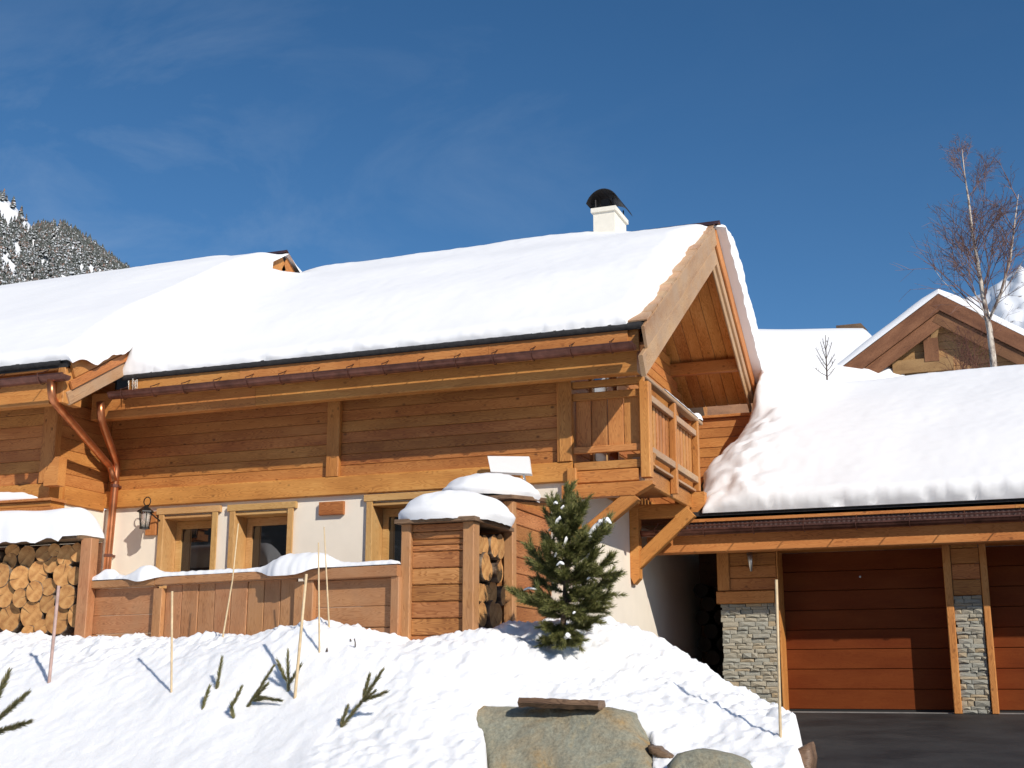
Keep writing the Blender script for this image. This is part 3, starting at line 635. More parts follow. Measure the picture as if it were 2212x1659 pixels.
for i in range(12):
    zt_ = P(1560, 903, Y=20.36).z; bar('plank', gw, W_BALC, XG + .0, XV + .02, 20.36, 20.41, zt_ - .16 * (i + 1) + .003, zt_ - .16 * i - .003)
bar('plank', gw, W_BALC, XG + .0, XV + .05, 20.30, 20.42, zt_ + .003, zt_ + .05)
bar('plank', gw, W_BALC, XG - .05, XG - .0, 20.42, 22.4, 3.4, 5.3)
# ridge cap, bare at its right end
mb = MB(); mb.prism([(XV - 2.4, YR - .17, ZR - .04), (XV - 2.4, YR, ZR + .075), (XV - 2.4, YR + .17, ZR - .04), (XV - 2.4, YR, ZR + .05)], (2.48, 0, 0)); mb.build('ridge_cap', COPPERB, chalet)

# --- gutter and brackets
def gutter(parent, x0, x1, y, z, r, nbr, name='gutter', mat=COPPERB):
    mb = MB(); k = 10; pr = []
    for j in range(k + 1):
        a = math.pi + math.pi * j / k; pr.append((y + r * math.cos(a), z + r * math.sin(a)))
    inner = [(y + (r - .008) * math.cos(math.pi + math.pi * j / k), z + (r - .008) * math.sin(math.pi + math.pi * j / k)) for j in range(k + 1)][::-1]
    lip = [(y - r - .012, z), (y - r - .012, z + .018), (y - r + .006, z + .018)]
    poly = lip[::-1][0:0] + [(y - r - .012, z + .016), (y - r - .012, z - .004)] + pr[1:] + inner[:-1] + [(y - r + .008, z + .016)]
    mb.prism([(x0, a, b) for a, b in poly], (x1 - x0, 0, 0))
    cap = [(x1 - .006, a, b) for a, b in pr]; mb.prism(cap, (.01, 0, 0))
    g = mb.build(name, mat, parent)
    for i in range(nbr):
        x = x0 + (x1 - x0) * (i + .45) / nbr
        b = MB(); pts = [(x, y + (r + .012) * math.cos(math.pi * .95 + math.pi * 1.0 * j / 8), z + (r + .012) * math.sin(math.pi * .95 + math.pi * 1.0 * j / 8)) for j in range(9)]
        b.tube([(x, y + r + .05, z + .13), (x, y - r * .2, z + .06), (x, y - r - .02, z + .03)] + pts, .006, 5); b.build('bracket', COPPERB, g)
    return g
zg = zeL(1390, 740, 13.6)
gutter(chalet, -10.95, XV - .12, 13.62, zg, .075, 15)
# --- downpipe from the main gutter
def pipe(parent, pts, r, mat, name='downpipe', k=12):
    # smooth the corners a little
    pts = [Vector(p) for p in pts]; out = [pts[0]]
    for i in range(1, len(pts) - 1):
        a, b, c = pts[i - 1], pts[i], pts[i + 1]; e = min(.09, (b - a).length * .4, (c - b).length * .4)
        p0 = b + (a - b).normalized() * e; p1 = b + (c - b).normalized() * e
        out += [p0, (p0 + p1) / 4 + b / 2, p1]
    out.append(pts[-1]); mb = MB(); mb.tube(out, r, k); return mb.build(name, mat, parent, smooth=True)
ypipe = YF - .13
low = P(245, 1030, Y=ypipe)
dp = pipe(chalet, [P(217, 868, Y=13.62), P(218, 905, Y=13.64), P(252, 1000, Y=ypipe), P(250, 1030, Y=ypipe), P(230, 1240, Y=ypipe), P(225, 1290, Y=ypipe)], .052, COPPER)
for py in (1050, 1200):
    q = P(np.interp(py, [1030, 1240], [250, 230]), py, Y=ypipe); mb = MB(); mb.tube([q + Vector((0, 0, -.02)), q + Vector((0, 0, .02))], .062, 12); mb.box((q.x - .02, q.y, q.z - .015), (q.x + .02, YF - .005, q.z + .015)); mb.build('pipe_clamp', COPPERB, dp)
pipe(wing, [P(110, 820, Y=12.45), P(112, 862, Y=12.45), P(238, 1008, Y=14.30), P(246, 1040, Y=14.33)], .05, COPPER)

# --- little wooden plate on the wall
a = wpx(694, 1086); b = wpx(745, 1112)
bar('wall_plate', chalet, W_WALL, a.x, b.x, YF - .06, YF - .002, b.z, a.z)

# --- chimney
cx0, cx1 = P(1282, 500, Y=17.75).x, P(1328, 500, Y=17.75).x; ct = P(1300, 458, Y=17.75).z
mb = MB(); mb.box((cx0, 17.75, 6.5), (cx1, 18.40, ct)); ch = mb.build('chimney', CHIMP, chalet)
mb = MB(); mb.box((cx0 - .03, 17.72, ct), (cx1 + .03, 18.43, ct + .07)); mb.build('chimney_crown', CHIMP, ch)
mb = MB(); cw = (cx1 - cx0) / 2 + .09; cm = (cx0 + cx1) / 2; G = []; G2 = []
for j in range(15):
    a = math.pi * (0.14 + .72 * j / 14)
    x = cm - cw / math.cos(math.pi * .14) * math.cos(a); z = ct + .15 + .22 * (math.sin(a) - math.sin(math.pi * .14)) / (1 - math.sin(math.pi * .14)) * .93
    G.append([(x, 17.68, z), (x, 18.46, z)]); G2.append([(x, 17.68, z - .012), (x, 18.46, z - .012)])
mb.grid(G); mb.grid(G2, flip=True)
for i in (0, 14): mb.add([G[i][0], G[i][1], G2[i][1], G2[i][0]], [(0, 1, 2, 3)])
for e in (0, 1): mb.add([g[e] for g in G] + [g[e] for g in G2], [(i, i + 1, 16 + i, 15 + i) for i in range(14)])
cap = mb.build('chimney_cap', DARKM, ch)
mb = MB()
for x in (cx0 + .03, cx1 - .03):
    for y in (17.78, 18.36): mb.tube([(x, y, ct + .06), (x, y, ct + .22)], .012, 6)
mb.box((cx0 + .1, 17.84, ct + .07), (cx1 - .1, 18.3, ct + .24)); mb.build('flue', DARKM, ch)

# ================================================================== BALCONY (part of the chalet)
BX = -3.90; BY0, BY1 = 14.44, 17.32
fz = 2.90
mb = MB(); mb.box((XG, BY0 + .1, fz), (BX - .06, BY1 - .1, fz + .05)); bal = mb.build('balcony', W_BALC, chalet)
c0 = P(1385, 1031, Y=BY0); c1 = P(1407, 1031, Y=BY0)
pw = c1.x - c0.x
zrailtop = P(1396, 824, Y=BY0).z
px = (c0.x + c1.x) / 2
bar('post', bal, W_BEAM, c0.x, c1.x, BY0 - .03, BY0 + .12, c0.z, zrailtop, .012)
def zb(y): return P(1320, y, Y=BY0).z
# front rails
bar('rail', bal, W_BALC, XG + .04, c0.x - .002, BY0 + .02, BY0 + .08, zb(859), zb(843))
bar('rail', bal, W_BALC, XG + .04, c0.x - .002, BY0 + .02, BY0 + .08, zb(975), zb(960))
bar('rail', bal, W_BEAM, XG + .04, c0.x + .05, BY0 + .0, BY0 + .09, zb(832), zb(818))
fx = np.linspace(XG + .05, c0.x - .02, 5)
for i in range(4): bar('panel_board', bal, W_BALC, fx[i] + .006, fx[i + 1] - .006, BY0 + .085, BY0 + .115, zb(972), zb(845))
# floor edge and cantilever beams
bar('floor_edge', bal, W_BALC, XG + .05, c0.x - .004, BY0 + .02, BY0 + .07, zb(1012), zb(994))
bar('joist', bal, W_BEAM, XG + .04, c0.x - .03, BY0 + .0, BY0 + .14, zb(1041), zb(1014), .012)
bar('joist', bal, W_BEAM, XG - .02, XG + .10, BY0 - .07, BY0 - .005, zb(1042) - .01, zb(1008), .012)
zc0 = P(1320, 1072, Y=BY0).z; zc1 = zb(1043)
cend = P(1411, 1050, Y=BY0).x
mb = MB(); mb.prism([(XG - .1, BY0 - .02, zc1), (XG - .1, BY0 - .02, zc0), (cend - .22, BY0 - .02, zc0), (cend, BY0 - .02, zc0 + .12), (cend, BY0 - .02, zc1)][::-1], (0, .15, 0)); mb.build('cantilever_beam', W_BEAM, bal)
# brace under the near beam, post on the wall
a = P(1262, 1160, Y=BY0 + .06); b = P(1372, 1068, Y=BY0 + .06)
board('brace', bal, W_BEAM, a + (a - b) * .1, b, (0, 0, 1), .17, .14, .01)
bar('wall_post', bal, W_BEAM, XG + .005, XG + .10, BY0 - .005, BY0 + .13, P(1250, 1190, Y=BY0).z, zc0 - .002, .01)
# second cantilever at the far end
q0 = P(1365, 1100, X=XG + .03); zc2 = P(1380, 1122, Y=17.1).z; zc3 = P(1380, 1092, Y=17.1).z
cend2 = P(1487, 1100, Y=17.1).x
bar('cantilever_beam', bal, W_BEAM, XG, cend2, 17.04, 17.18, zc2, zc3, .012)
a = P(1372, 1222, Y=17.1); b = P(1486, 1112, Y=17.1)
board('brace', bal, W_BEAM, a + (a - b) * .03, b + (b - a) * .06, (0, 0, 1), .18, .13, .01)
mb = MB(); zp0 = P(1360, 1262, X=XG).z; zp1 = zc3 + .02
mb.prism([(XG + .003, 17.02, zp1), (XG + .003, 17.02, zp0 + .1), (XG + .05, 17.02, zp0), (XG + .13, 17.02, zp0 + .08), (XG + .13, 17.02, zp1)], (0, .16, 0)); mb.build('wall_post', W_BEAM, bal)
# side: posts, rails, balusters, rim
yM = P(1456, 1000, X=BX).y; yE = P(1504, 1000, X=BX).y
zs = lambda x, y: P(x, y, X=BX).z
bar('post', bal, W_BEAM, BX - .05, BX + .045, yM - .045, yM + .045, zs(1456, 1066), zs(1452, 872), .01)
bar('post', bal, W_BEAM, BX - .05, BX + .045, yE - .045, yE + .045, zs(1504, 1060), zs(1504, 912), .01)
zh = P(1404, 822, X=BX).z
bar('handrail', bal, W_PALE, BX - .06, BX + .05, BY0 + .125, yE + .28, zh - .055, zh, .012)
zr2 = P(1409, 857, X=BX).z
bar('rail', bal, W_PALE, BX - .035, BX + .025, BY0 + .125, yM - .05, zr2 - .085, zr2)
bar('rail', bal, W_PALE, BX - .035, BX + .025, yM + .05, yE - .05, zr2 - .085, zr2)
zr3 = P(1409, 968, X=BX).z
bar('rail', bal, W_PALE, BX - .04, BX + .035, BY0 + .125, yM - .05, zr3 - .09, zr3)
bar('rail', bal, W_PALE, BX - .04, BX + .035, yM + .05, yE - .05, zr3 - .09, zr3)
for (ya, yb, n) in ((BY0 + .14, yM - .06, 9), (yM + .06, yE - .06, 7)):
    e = np.linspace(ya, yb, n + 1)
    for i in range(n):
        y0 = e[i] + .027; y1 = e[i + 1] - .027
        bar('baluster', bal, W_BALC, BX - .075, BX - .043, y0, y1, zr3 - .03, zr2 - .03, .005)
bar('rim_beam', bal, W_WALL, BX - .11, BX - .055, BY0 + .13, yE - .1, zs(1411, 1046), zs(1411, 1012), .01)
bar('floor_edge', bal, W_PALE, BX - .13, BX + .0, BY0 + .13, yE - .06, zs(1411, 1006) , zs(1411, 1000), .005)
mb = MB(); zz0, zz1 = zs(1411, 1030), zs(1411, 992)
mb.prism([(BX - .2, BY0 + .14, zz1), (BX - .2, BY0 + .14, zz0), (BX + .05, BY0 + .14, zz0), (BX + .12, BY0 + .14, zz0 + .07), (BX + .10, BY0 + .14, zz0 + .12), (BX + .13, BY0 + .14, zz1)][::-1], (0, .12, 0)); mb.build('beam_end', W_BEAM, bal)
q = P(1505, 1062, X=BX + .05); 
mb = MB(); mb.prism([(BX - .3, yE - .1, q.z + .02), (BX - .3, yE - .1, q.z - .26), (BX + .02, yE - .1, q.z - .26), (BX + .12, yE - .1, q.z - .16), (BX + .12, yE - .1, q.z + .02)][::-1], (0, .16, 0)); mb.build('beam_end', W_BEAM, bal)
# glazed balcony door in the gable
mb = MB(); mb.box((XG + .002, 15.3, fz + .05), (XG + .03, 16.5, 4.75)); bd = mb.build('balcony_door', W_WIN, chalet)
mb = MB(); mb.box((XG + .031, 15.38, fz + .25), (XG + .036, 15.86, 4.65)); mb.box((XG + .031, 15.94, fz + .25), (XG + .036, 16.42, 4.65)); mb.build('pane', GLASS, bd)

# ================================================================== WING
YRw, ZRw, SLw, YEw, XVw = 17.56, 7.36, 0.60, 12.56, -10.80
zw = lambda y: ZRw - SLw * abs(y - YRw)
mb = MB(); mb.box((-18, YW, -.1), (XW, YW + .3, 2.72)); mb.box((XW - .3, YW + .3, -.1), (XW - .004, YF + .4, 2.72)); mb.box((-18, YW + .3, -.1), (-17.7, 22, 2.72)); mb.build('plaster_wall', PLAST, wing)
zws0, zws1 = 2.72, P(60, 1046, Y=YW - .05).z
mb = MB(); mb.box((-18, YW + .05, zws1), (XW - .05, YW + .2, 4.6)); mb.box((XW - .2, YW + .2, zws1), (XW - .05, YF + .1, 4.6)); tww = mb.build('timber_wall', DARKIN, wing)
clad(tww, W_WALL, [(-18, P(95, 950, Y=YW).x)], YW + .02, zws1, 4.55, 10)
clad(tww, W_WALL, [(YW + .07, YF - .005)], XW - .02, zws1, 4.55, 10, axis='Y')
bar('sill_beam', wing, W_BEAM, -18, XW - .0, YW - .06, YW + .2, zws0, zws1 - .003, .012)
bar('sill_beam', wing, W_BEAM, XW - .2, XW + .03, YW + .203, YF - .075, zws0 - .02, zws1 - .002, .012)
bar('corner_post', wing, W_WALL, P(97, 950, Y=YW).x, XW + .03, YW - .07, YW + .06, zws1, 4.5, .012)
cb0 = P(95, 985, Y=YW - .2); 
mb = MB(); xx0, xx1 = P(94, 1040, Y=YW - .22).x, P(124, 1040, Y=YW - .22).x; zA, zB = P(100, 1049, Y=YW - .22).z, P(100, 988, Y=YW - .22).z
mb.prism([(xx0, YW - .22, zA), (xx1, YW - .22, zA), (xx1, YW - .22, zB), (xx1 - .07, YW - .22, zB), (xx0, YW - .22, zA + .16)], (0, .15, 0)); mb.build('corbel', W_BEAM, wing)
# ledge over the wing's window
lz0, lz1 = P(60, 1113, Y=YW - .35).z, P(60, 1078, Y=YW - .35).z; lx = P(114, 1095, Y=YW - .35).x
hood = bar('window_hood', wing, W_BEAM, -18, lx, YW - .35, YW - .062, lz0, lz0 + .10)
bar('hood_board', hood, W_BEAM, -18, lx - .06, YW - .33, YW - .062, lz0 + .105, lz1 - .04)
bar('hood_board', hood, W_BALC, -18, lx - .02, YW - .37, YW - .062, lz1 - .038, lz1)
# roof
mb = MB()
mb.prism([(-18.5, YEw, zw(YEw)), (-18.5, YRw, ZRw), (-18.5, YRw, ZRw - .1), (-18.5, YEw, zw(YEw) - .1)], (18.5 + XVw, 0, 0))
mb.prism([(-18.5, YRw, ZRw), (-18.5, 21.5, zw(21.5)), (-18.5, 21.5, zw(21.5) - .1), (-18.5, YRw, ZRw - .1)], (18.5 + XVw, 0, 0)); wr = mb.build('roof', DARKR, wing)
mb = MB(); G = []
for x in np.arange(-16, XVw - .05, .04):
    w_ = .005 * math.sin(x * 42) + .004 * nz(x * 7, 5)
    G.append([(x, YEw - .02, zw(YEw) - .075 + w_ * .5), (x, YEw - .05, zw(YEw) - .045 + w_), (x, YEw - .03, zw(YEw) + w_ * .4), (x, YEw + .06, zw(YEw) + .04)])
mb.grid(G, flip=True); mb.build('roof_edge', DARKR, wr, smooth=True)
zfw1 = P(60, 790, Y=YEw + .03).z; zfw0 = P(60, 806, Y=YEw + .03).z
for a, b in segs(-18, XVw - .15, 3): bar('fascia', wing, W_BEAM, a, b, YEw + .01, YEw + .05, zfw0, zfw1)
gutter(wing, -17, P(142, 810, Y=YEw - .12).x, YEw - .10, P(60, 816, Y=YEw - .15).z, .075, 9)
zbw0 = P(50, 877, Y=12.76).z
bar('eave_beam', wing, W_BEAM, -18, P(105, 870, Y=12.76).x, 12.76, 12.92, zbw0, zbw0 + .4, .01)
mb = MB(); mb.prism([(-18, YEw + .055, zfw0 + .02), (-18, YW + .1, zfw0 + .02 + SLw * (YW - YEw)), (-18, YW + .1, zfw0 + .05 + SLw * (YW - YEw)), (-18, YEw + .055, zfw0 + .05)], (18 + XVw - .1, 0, 0)); mb.build('eave_soffit', W_WALL, wing)
def bargew(y0, y1, drop0, h, xo, th, mat):
    a = Vector((xo, y0, zw(y0) - drop0 - h / 2)); b = Vector((xo, y1, zw(y1) - drop0 - h / 2))
    return board('bargeboard', wing, mat, a, b, (0, 0, 1), h * math.cos(math.atan(SLw)), th, .008)
bargew(YEw + .08, YRw - .01, -.03, .33, XVw - .005, .035, W_BALC)
bargew(YEw + .08, YRw - .01, .305, .13, XVw + .01, .03, W_BALC)
bargew(YEw + .08, YRw - .01, .44, .20, XVw - .03, .05, W_PALE)
bargew(21.3, YRw + .01, -.03, .36, XVw - .005, .035, W_BALC)
bar('barge_end', wing, W_BALC, XVw - .14, XVw - .03, YEw + .0, YEw + .35, zw(YEw) - .55, zw(YEw) - .1)
mb = MB(); mb.prism([(XVw - .06, YRw - 1.6, zw(YRw - 1.6) - .33), (XVw - .06, YRw, ZRw - .33), (XVw - .06, YRw + 1.6, zw(YRw + 1.6) - .33), (XVw - .06, YRw + 1.6, 5.6), (XVw - .06, YRw - 1.6, 5.6)], (.02, 0, 0)); mb.build('gable_wall', W_WALL, wing)
mb = MB(); mb.prism([(XVw - 1.5, YRw - .16, ZRw - .03), (XVw - 1.5, YRw, ZRw + .08), (XVw - 1.5, YRw + .16, ZRw - .03), (XVw - 1.5, YRw, ZRw + .05)], (1.56, 0, 0)); mb.build('ridge_cap', COPPERB, wing)

# ================================================================== GARAGE
YG, YP, YB = 18.54, 18.16, 17.50
GE, GR, GS = 17.30, 21.40, 0.60
zge = P(1850, 1091, Y=GE).z
zgr = lambda y: zge + GS * (min(y, 2 * GR - y) - GE)
gp = lambda x, y, Y: P(x, y, Y=Y)
dx0, dx1, dzt = gp(1688, 1196, YG).x, gp(2033, 1183, YG).x, gp(1850, 1190, YG).z
d2x0 = gp(2122, 1200, YG).x
# shell behind (dark inside)
mb = MB(); mb.box((-3.74, YP + .12, 0), (dx0 - .10, YG + .3, dzt + .02)); mb.box((dx1 + .10, YP + .12, 0), (d2x0 - .10, YG + .3, dzt + .02)); mb.box((-3.74, YP + .12, dzt + .02), (6, YG + .3, zge + .1))
mb.box((-3.74, YG + .3, 0), (-3.5, 22, 2.5)); mb.box((-4.78, 21.3, 0), (-3.74, 21.5, 3)); mb.build('wall', W_OLD, garage)
mb = MB(); mb.box((-4.75, 17.5, 2.55), (-3.76, 21.3, 2.65)); mb.build('passage_ceiling', W_OLD, garage)
bar('header', garage, W_WALL, gp(1550, 1196, YP).x, 6, YP + .06, YP + .115, dzt + .022, zge + .05)
# doors
def door(x0, x1, label):
    d = MB(); d.box((x0 - .06, YG + .06, 0.02), (x1 + .06, YG + .1, dzt)); dr = d.build('garage_door', BLACK, garage)
    n = 8; h = (dzt - .035) / n
    for i in range(n):
        a = .035 + h * i
        bar('panel', dr, W_DOOR, x0 - .05, x1 + .05, YG, YG + .055, a + .003, a + h - .003, .006)
    s = MB(); s.box((x0 - .05, YG - .005, .004), (x1 + .05, YG + .05, .034)); s.build('seal', BLACK, dr)
    return dr
dr = door(dx0, dx1, 'left')
mb = MB(); q = gp(1858, 1246, YG); mb.tube([(q.x, YG - .012, q.z), (q.x, YG + .01, q.z)], .014, 10); mb.build('lock', STEEL, dr)
door(d2x0, d2x0 + 2.0, 'right')
# door frames
def jamb(xa, xb): bar('door_frame', garage, W_BEAM, xa, xb, YP - .02, YG + .02, .0, dzt + .01, .01)
jx = [(gp(1676, 1200, YP).x, dx0 + .005), (gp(2034, 1183, YP).x - .0, gp(2051, 1183, YP).x), (gp(2114, 1190, YP).x, gp(2129, 1190, YP).x)]
for a, b in jx: jamb(a, b)
bar('door_frame', garage, W_BEAM, dx0 + .006, jx[1][0] - .002, YP + .0, YG + .02, dzt - .0, dzt + .10, .01)
bar('door_frame', garage, W_BEAM, jx[2][1] + .002, d2x0 + 2.0, YP + .0, YG + .02, dzt - .0, dzt + .10, .01)
# stone piers
sv = []
for k in range(7):
    me_v = []
    rr = random.Random(50 + k)
    for (x, y, z) in [(-.5,-.5,-.5),(.5,-.5,-.5),(.5,.5,-.5),(-.5,.5,-.5),(-.5,-.5,.5),(.5,-.5,.5),(.5,.5,.5),(-.5,.5,.5)]:
        me_v.append((x * rr.uniform(.93, 1.0), y * rr.uniform(.86, 1.0), z * rr.uniform(.80, 1.0)))
    me_v += [(rr.uniform(-.2, .2), -.5 - rr.uniform(.02, .16), rr.uniform(-.2, .2))]
    me = bpy.data.meshes.new('stone'); me.from_pydata(me_v, [], [(0,3,2,1),(4,5,6,7),(1,2,6,5),(2,3,7,6),(3,0,4,7),(0,1,8),(1,5,8),(5,4,8),(4,0,8)]); me.materials.append(STONE); sv.append(me)
def pier(x0, x1, z1):
    core = MB(); core.box((x0 + .03, YP + .062, -.05), (x1 - .03, YP + .118, z1)); pr = core.build('stone_pier', plain('pier_mortar', (0.07, 0.068, 0.06), 0.95), garage)
    z = 0.0
    while z < z1 - .02:
        h = min(random.choice([.036, .045, .056, .068]), z1 - z); x = x0 + random.uniform(-.022, .012)
        while x < x1 - .02:
            w_ = min(random.uniform(.08, .24), x1 - x)
            if x1 - x - w_ < .05: w_ = x1 - x
            dp_ = random.uniform(.085, .116)
            me = random.choice(sv)
            m = Matrix.Translation((x + w_ / 2, YP + .118 - dp_ / 2, z + h / 2)) @ Matrix.Rotation(random.uniform(-.02, .02), 4, 'Y') @ Matrix.Diagonal((w_ - .003, dp_, h * 1.06, 1))
            link(bpy.data.objects.new('stone', me), pr, m)
            x += w_
        z += h
p1x0, p1x1 = gp(1557, 1303, YP).x, jx[0][0] - .01; pz = gp(1610, 1304, YP).z
pier(p1x0, p1x1, pz)
p2x0, p2x1 = jx[1][1] + .008, jx[2][0] - .008
pier(p2x0, p2x1, gp(2085, 1287, YP).z)
# timber over the piers
xa, xb = gp(1550, 1240, YP).x, gp(1576, 1240, YP).x
bar('post', garage, W_BEAM, xa, xb, YP - .03, YP + .058, gp(1560, 1276, YP).z, dzt + .16, .01)
bar('cross_board', garage, W_BEAM, gp(1549, 1290, YP).x, gp(1674, 1290, YP).x, YP - .05, YP + .058, pz + .004, gp(1600, 1277, YP).z - .002, .01)
zA = gp(1600, 1276, YP).z; zB = dzt + .16
for i in range(4): bar('plank', garage, W_WALL, xb + .003, p1x1, YP - .0, YP + .05, zA + (zB - zA) * i / 4 + .003, zA + (zB - zA) * (i + 1) / 4 - .003)
zA = gp(2085, 1286, YP).z
for i in range(4): bar('plank', garage, W_WALL, p2x0, p2x1, YP - .0, YP + .05, zA + (zB - zA) * i / 4 + .003, zA + (zB - zA) * (i + 1) / 4 - .003)
# eave beam, fascia, gutter, roof
zgb = P(1850, 1182, Y=YB).z
bar('eave_beam', garage, W_BEAM, gp(1398, 1190, YB).x, 1.2, YB, YB + .16, zgb, zgb + .30, .01); bar('eave_beam', garage, W_BEAM, 1.204, 6, YB, YB + .16, zgb, zgb + .30, .01)
bar('fascia', garage, W_BEAM, P(1487, 1105, Y=GE).x - .06, .2, GE + .0, GE + .02, P(1850, 1113, Y=GE).z, P(1850, 1102, Y=GE).z + .02); bar('fascia', garage, W_BEAM, .204, 6, GE + .0, GE + .02, P(1850, 1113, Y=GE).z, P(1850, 1102, Y=GE).z + .02)
mb = MB(); G = []
for x in np.arange(P(1487, 1105, Y=GE).x - .05, 6, .016):
    yy = GE + .024 + (.004 if int(round(x / .016)) % 4 < 2 else 0); G.append([(x, yy, P(1850, 1131, Y=GE).z), (x, yy, P(1850, 1104, Y=GE).z + .02)])
mb.grid(G); mb.build('vent_strip', plain('vent_brown', (0.06, 0.026, 0.020), 0.6), garage)
gg = gutter(garage, gp(1372, 1150, 17.17).x, 6, 17.17, P(1850, 1130, Y=17.13).z, .068, 16)
mb = MB(); zq = P(1850, 1121, Y=17.13).z; mb.tube([(-4.3, 17.11, zq), (6, 17.11, zq)], .010, 6); mb.build('snow_rail', COPPERB, gg)
mb = MB()
gl = P(1487, 1105, Y=GE).x
mb.prism([(gl, GE, zge), (gl, GE, zge - .09), (gl, 18.5, zge - .09 + GS * (18.5 - GE)), (gl, 18.5, zgr(18.5))], (6.25 - gl, 0, 0))
mb.prism([(-3.60, 18.5, zgr(18.5)), (-3.60, 18.5, zgr(18.5) - .09), (-3.60, GR, zgr(GR) - .09), (-3.60, GR, zgr(GR))], (9.85, 0, 0))
mb.prism([(-3.5, GR, zgr(GR)), (-3.5, GR, zgr(GR) - .09), (-3.5, 25.6, zgr(25.6) - .09), (-3.5, 25.6, zgr(25.6))], (9.75, 0, 0)); mb.build('roof', DARKR, garage)
mb = MB(); mb.prism([(gl, GE + .09, zge - .22), (gl, YP + .05, zge - .22 + GS * .7), (gl, YP + .05, zge - .18 + GS * .7), (gl, GE + .09, zge - .18)], (6.2 - gl, 0, 0)); mb.build('eave_soffit', W_WALL, garage)
# threshold kerb
mb = MB(); mb.box((dx0 - .1, YP + .05, -.05), (6, YG - .02, .006)); mb.build('threshold', CONC, garage)
# shade boards closing the side of the garage roof above the passage
mb = MB(); mb.prism([(-3.6, 18.5, zgr(18.5) - .1), (-3.6, 20.3, zgr(20.3) - .1), (-3.6, 20.3, 2.4), (-3.6, 18.5, 2.4)], (.03, 0, 0)); mb.build('side_boarding', W_BALC, garage)
# dry small lamp
q = gp(1619, 1194, YP - .06); q2 = gp(1623, 1234, YP - .12)
wl = thing('wall_lamp', (q.x, YP - .02, q2.z), 'slim steel cone lamp on the boards left of the garage door', 'lamp')
mb = MB(); mb.tube([q, q + (q2 - q) * .25, q2], [.04, .038, .016], 12); mb.build('lamp_cone', STEEL, wl, smooth=True)
mb = MB(); mb.box((q.x - .03, YP - .045, q.z - .03), (q.x + .03, YP - .002, q.z + .05)); mb.build('mount', STEEL, wl)

# ================================================================== SNOW ON ROOFS
def edge_samples(a, b, step, fine=(0, .004, .012, .03, .06, .1, .15, .21)):
    n = max(2, int((b - a - .5) / step)); mid = list(np.linspace(a + .25, b - .25, n))
    return [a + f for f in fine] + mid + [b - f for f in fine[::-1]]
def ep(d, w_): 
    t = min(1.0, max(0.0, d / w_)); return math.sqrt(max(0, 1 - (1 - t) ** 2))
def arc_profile(ye, yr, yo, zfun, rad=.35):
    """distance along the section -> point and outward normal, ridge rounded"""
    sl = (zfun(yr) - zfun(ye)) / (yr - ye); c = 1 / math.sqrt(1 + sl * sl)
    l1 = (yr - ye) / c; l2 = (yo - yr) / c
    def f(s):
        if s <= l1: y = ye + s * c
        else: y = yr + (s - l1) * c
        t = np.clip((s - l1) / rad, -1, 1); t = t * (1.5 - .5 * t * t)
        n = Vector((0, -sl * c * (-t) if False else sl * c * t, c)).normalized()
        return Vector((0, y, zfun(y))), n
    return f, l1, l1 + l2
def snow_roof(name, x0f, x1f, prof, smax, thick, nu_step, nv_step, label, mat=SNOW, smin=0.0, group=None, over=0.0, droop=None):
    ss = edge_samples(smin, smax, nv_step); us = None; mb = MB(); rows = []
    umax = max(x1f(s) - x0f(s) for s in ss)
    uu = edge_samples(0, umax, nu_step)
    for u in uu:
        row = []
        for s in ss:
            a, b = x0f(s), x1f(s)
            # keep absolute distances near both edges
            if u < .25: x = a + u
            elif u > umax - .25: x = b - (umax - u)
            else: x = a + .25 + (u - .25) / (umax - .5) * (b - a - .5)
            p_, n = prof(s); 
            dE = min(s - smin, smax - s); dX = min(x - a, b - x)
            h = thick(x, s, p_.y)
            e = min(ep(dE - (.020 * (nz(x * 6, 1.5) + .8 * nz(x * 17, 4.5)) * min(1, dE / .012) if s < smin + .3 else 0), .16), ep(dX, .2))
            q = p_ + n * (h * e + .004); q.x = x
            if over:
                # belly over the verge
                k = math.sin(min(1, max(0, dX / .2)) * math.pi) if x > (a + b) / 2 else 0
                q.x += over * k
            q += Vector((nz(x * 8, s * 8, 3), 0, nz(x * 8, s * 8, 9))) * .008 * e
            if droop and x > (a + b) / 2:
                k = max(0.0, 1 - dX / .075); q.z -= droop(s) * k ** .8
            if s < smin + .3: q += Vector((0, 1, .4)) * (.018 * (fbm(x * 9, s * 12, 4, 3)) * (1 - abs(2 * e - 1)))
            row.append(q)
        rows.append(row)
    mb.grid(rows)
    und = [[], []]
    for s in ss:
        p_, n = prof(s)
        for c_, x in enumerate((x0f(s), x1f(s) - (.10 if droop else 0))): q = p_ + n * .003; q.x = x; und[c_].append(q)
    mb.grid(und, flip=True)
    o = mb.build(name, mat, smooth=True)
    return tag(o, label, 'snow', group)
pm, l1m, ltm = arc_profile(YE - .03, YR, 21.05, zroof)
def jag(s, amp, f, seed): return amp * (.6 * nz(s * f, seed) + .4 * nz(s * f * 3.1, seed + 2))
def x1main(s):
    if s < l1m: 
        t = s / l1m
        return XV - .05 - .07 * (1 - abs(2 * t - 1)) + jag(s, .09, 2.0, 4.4) - .12 * max(0, 1 - t / .15)
    return XV + .16 + .03 * nz(s * 2, 1.2) + .02 * nz(s * 7, 3.2)
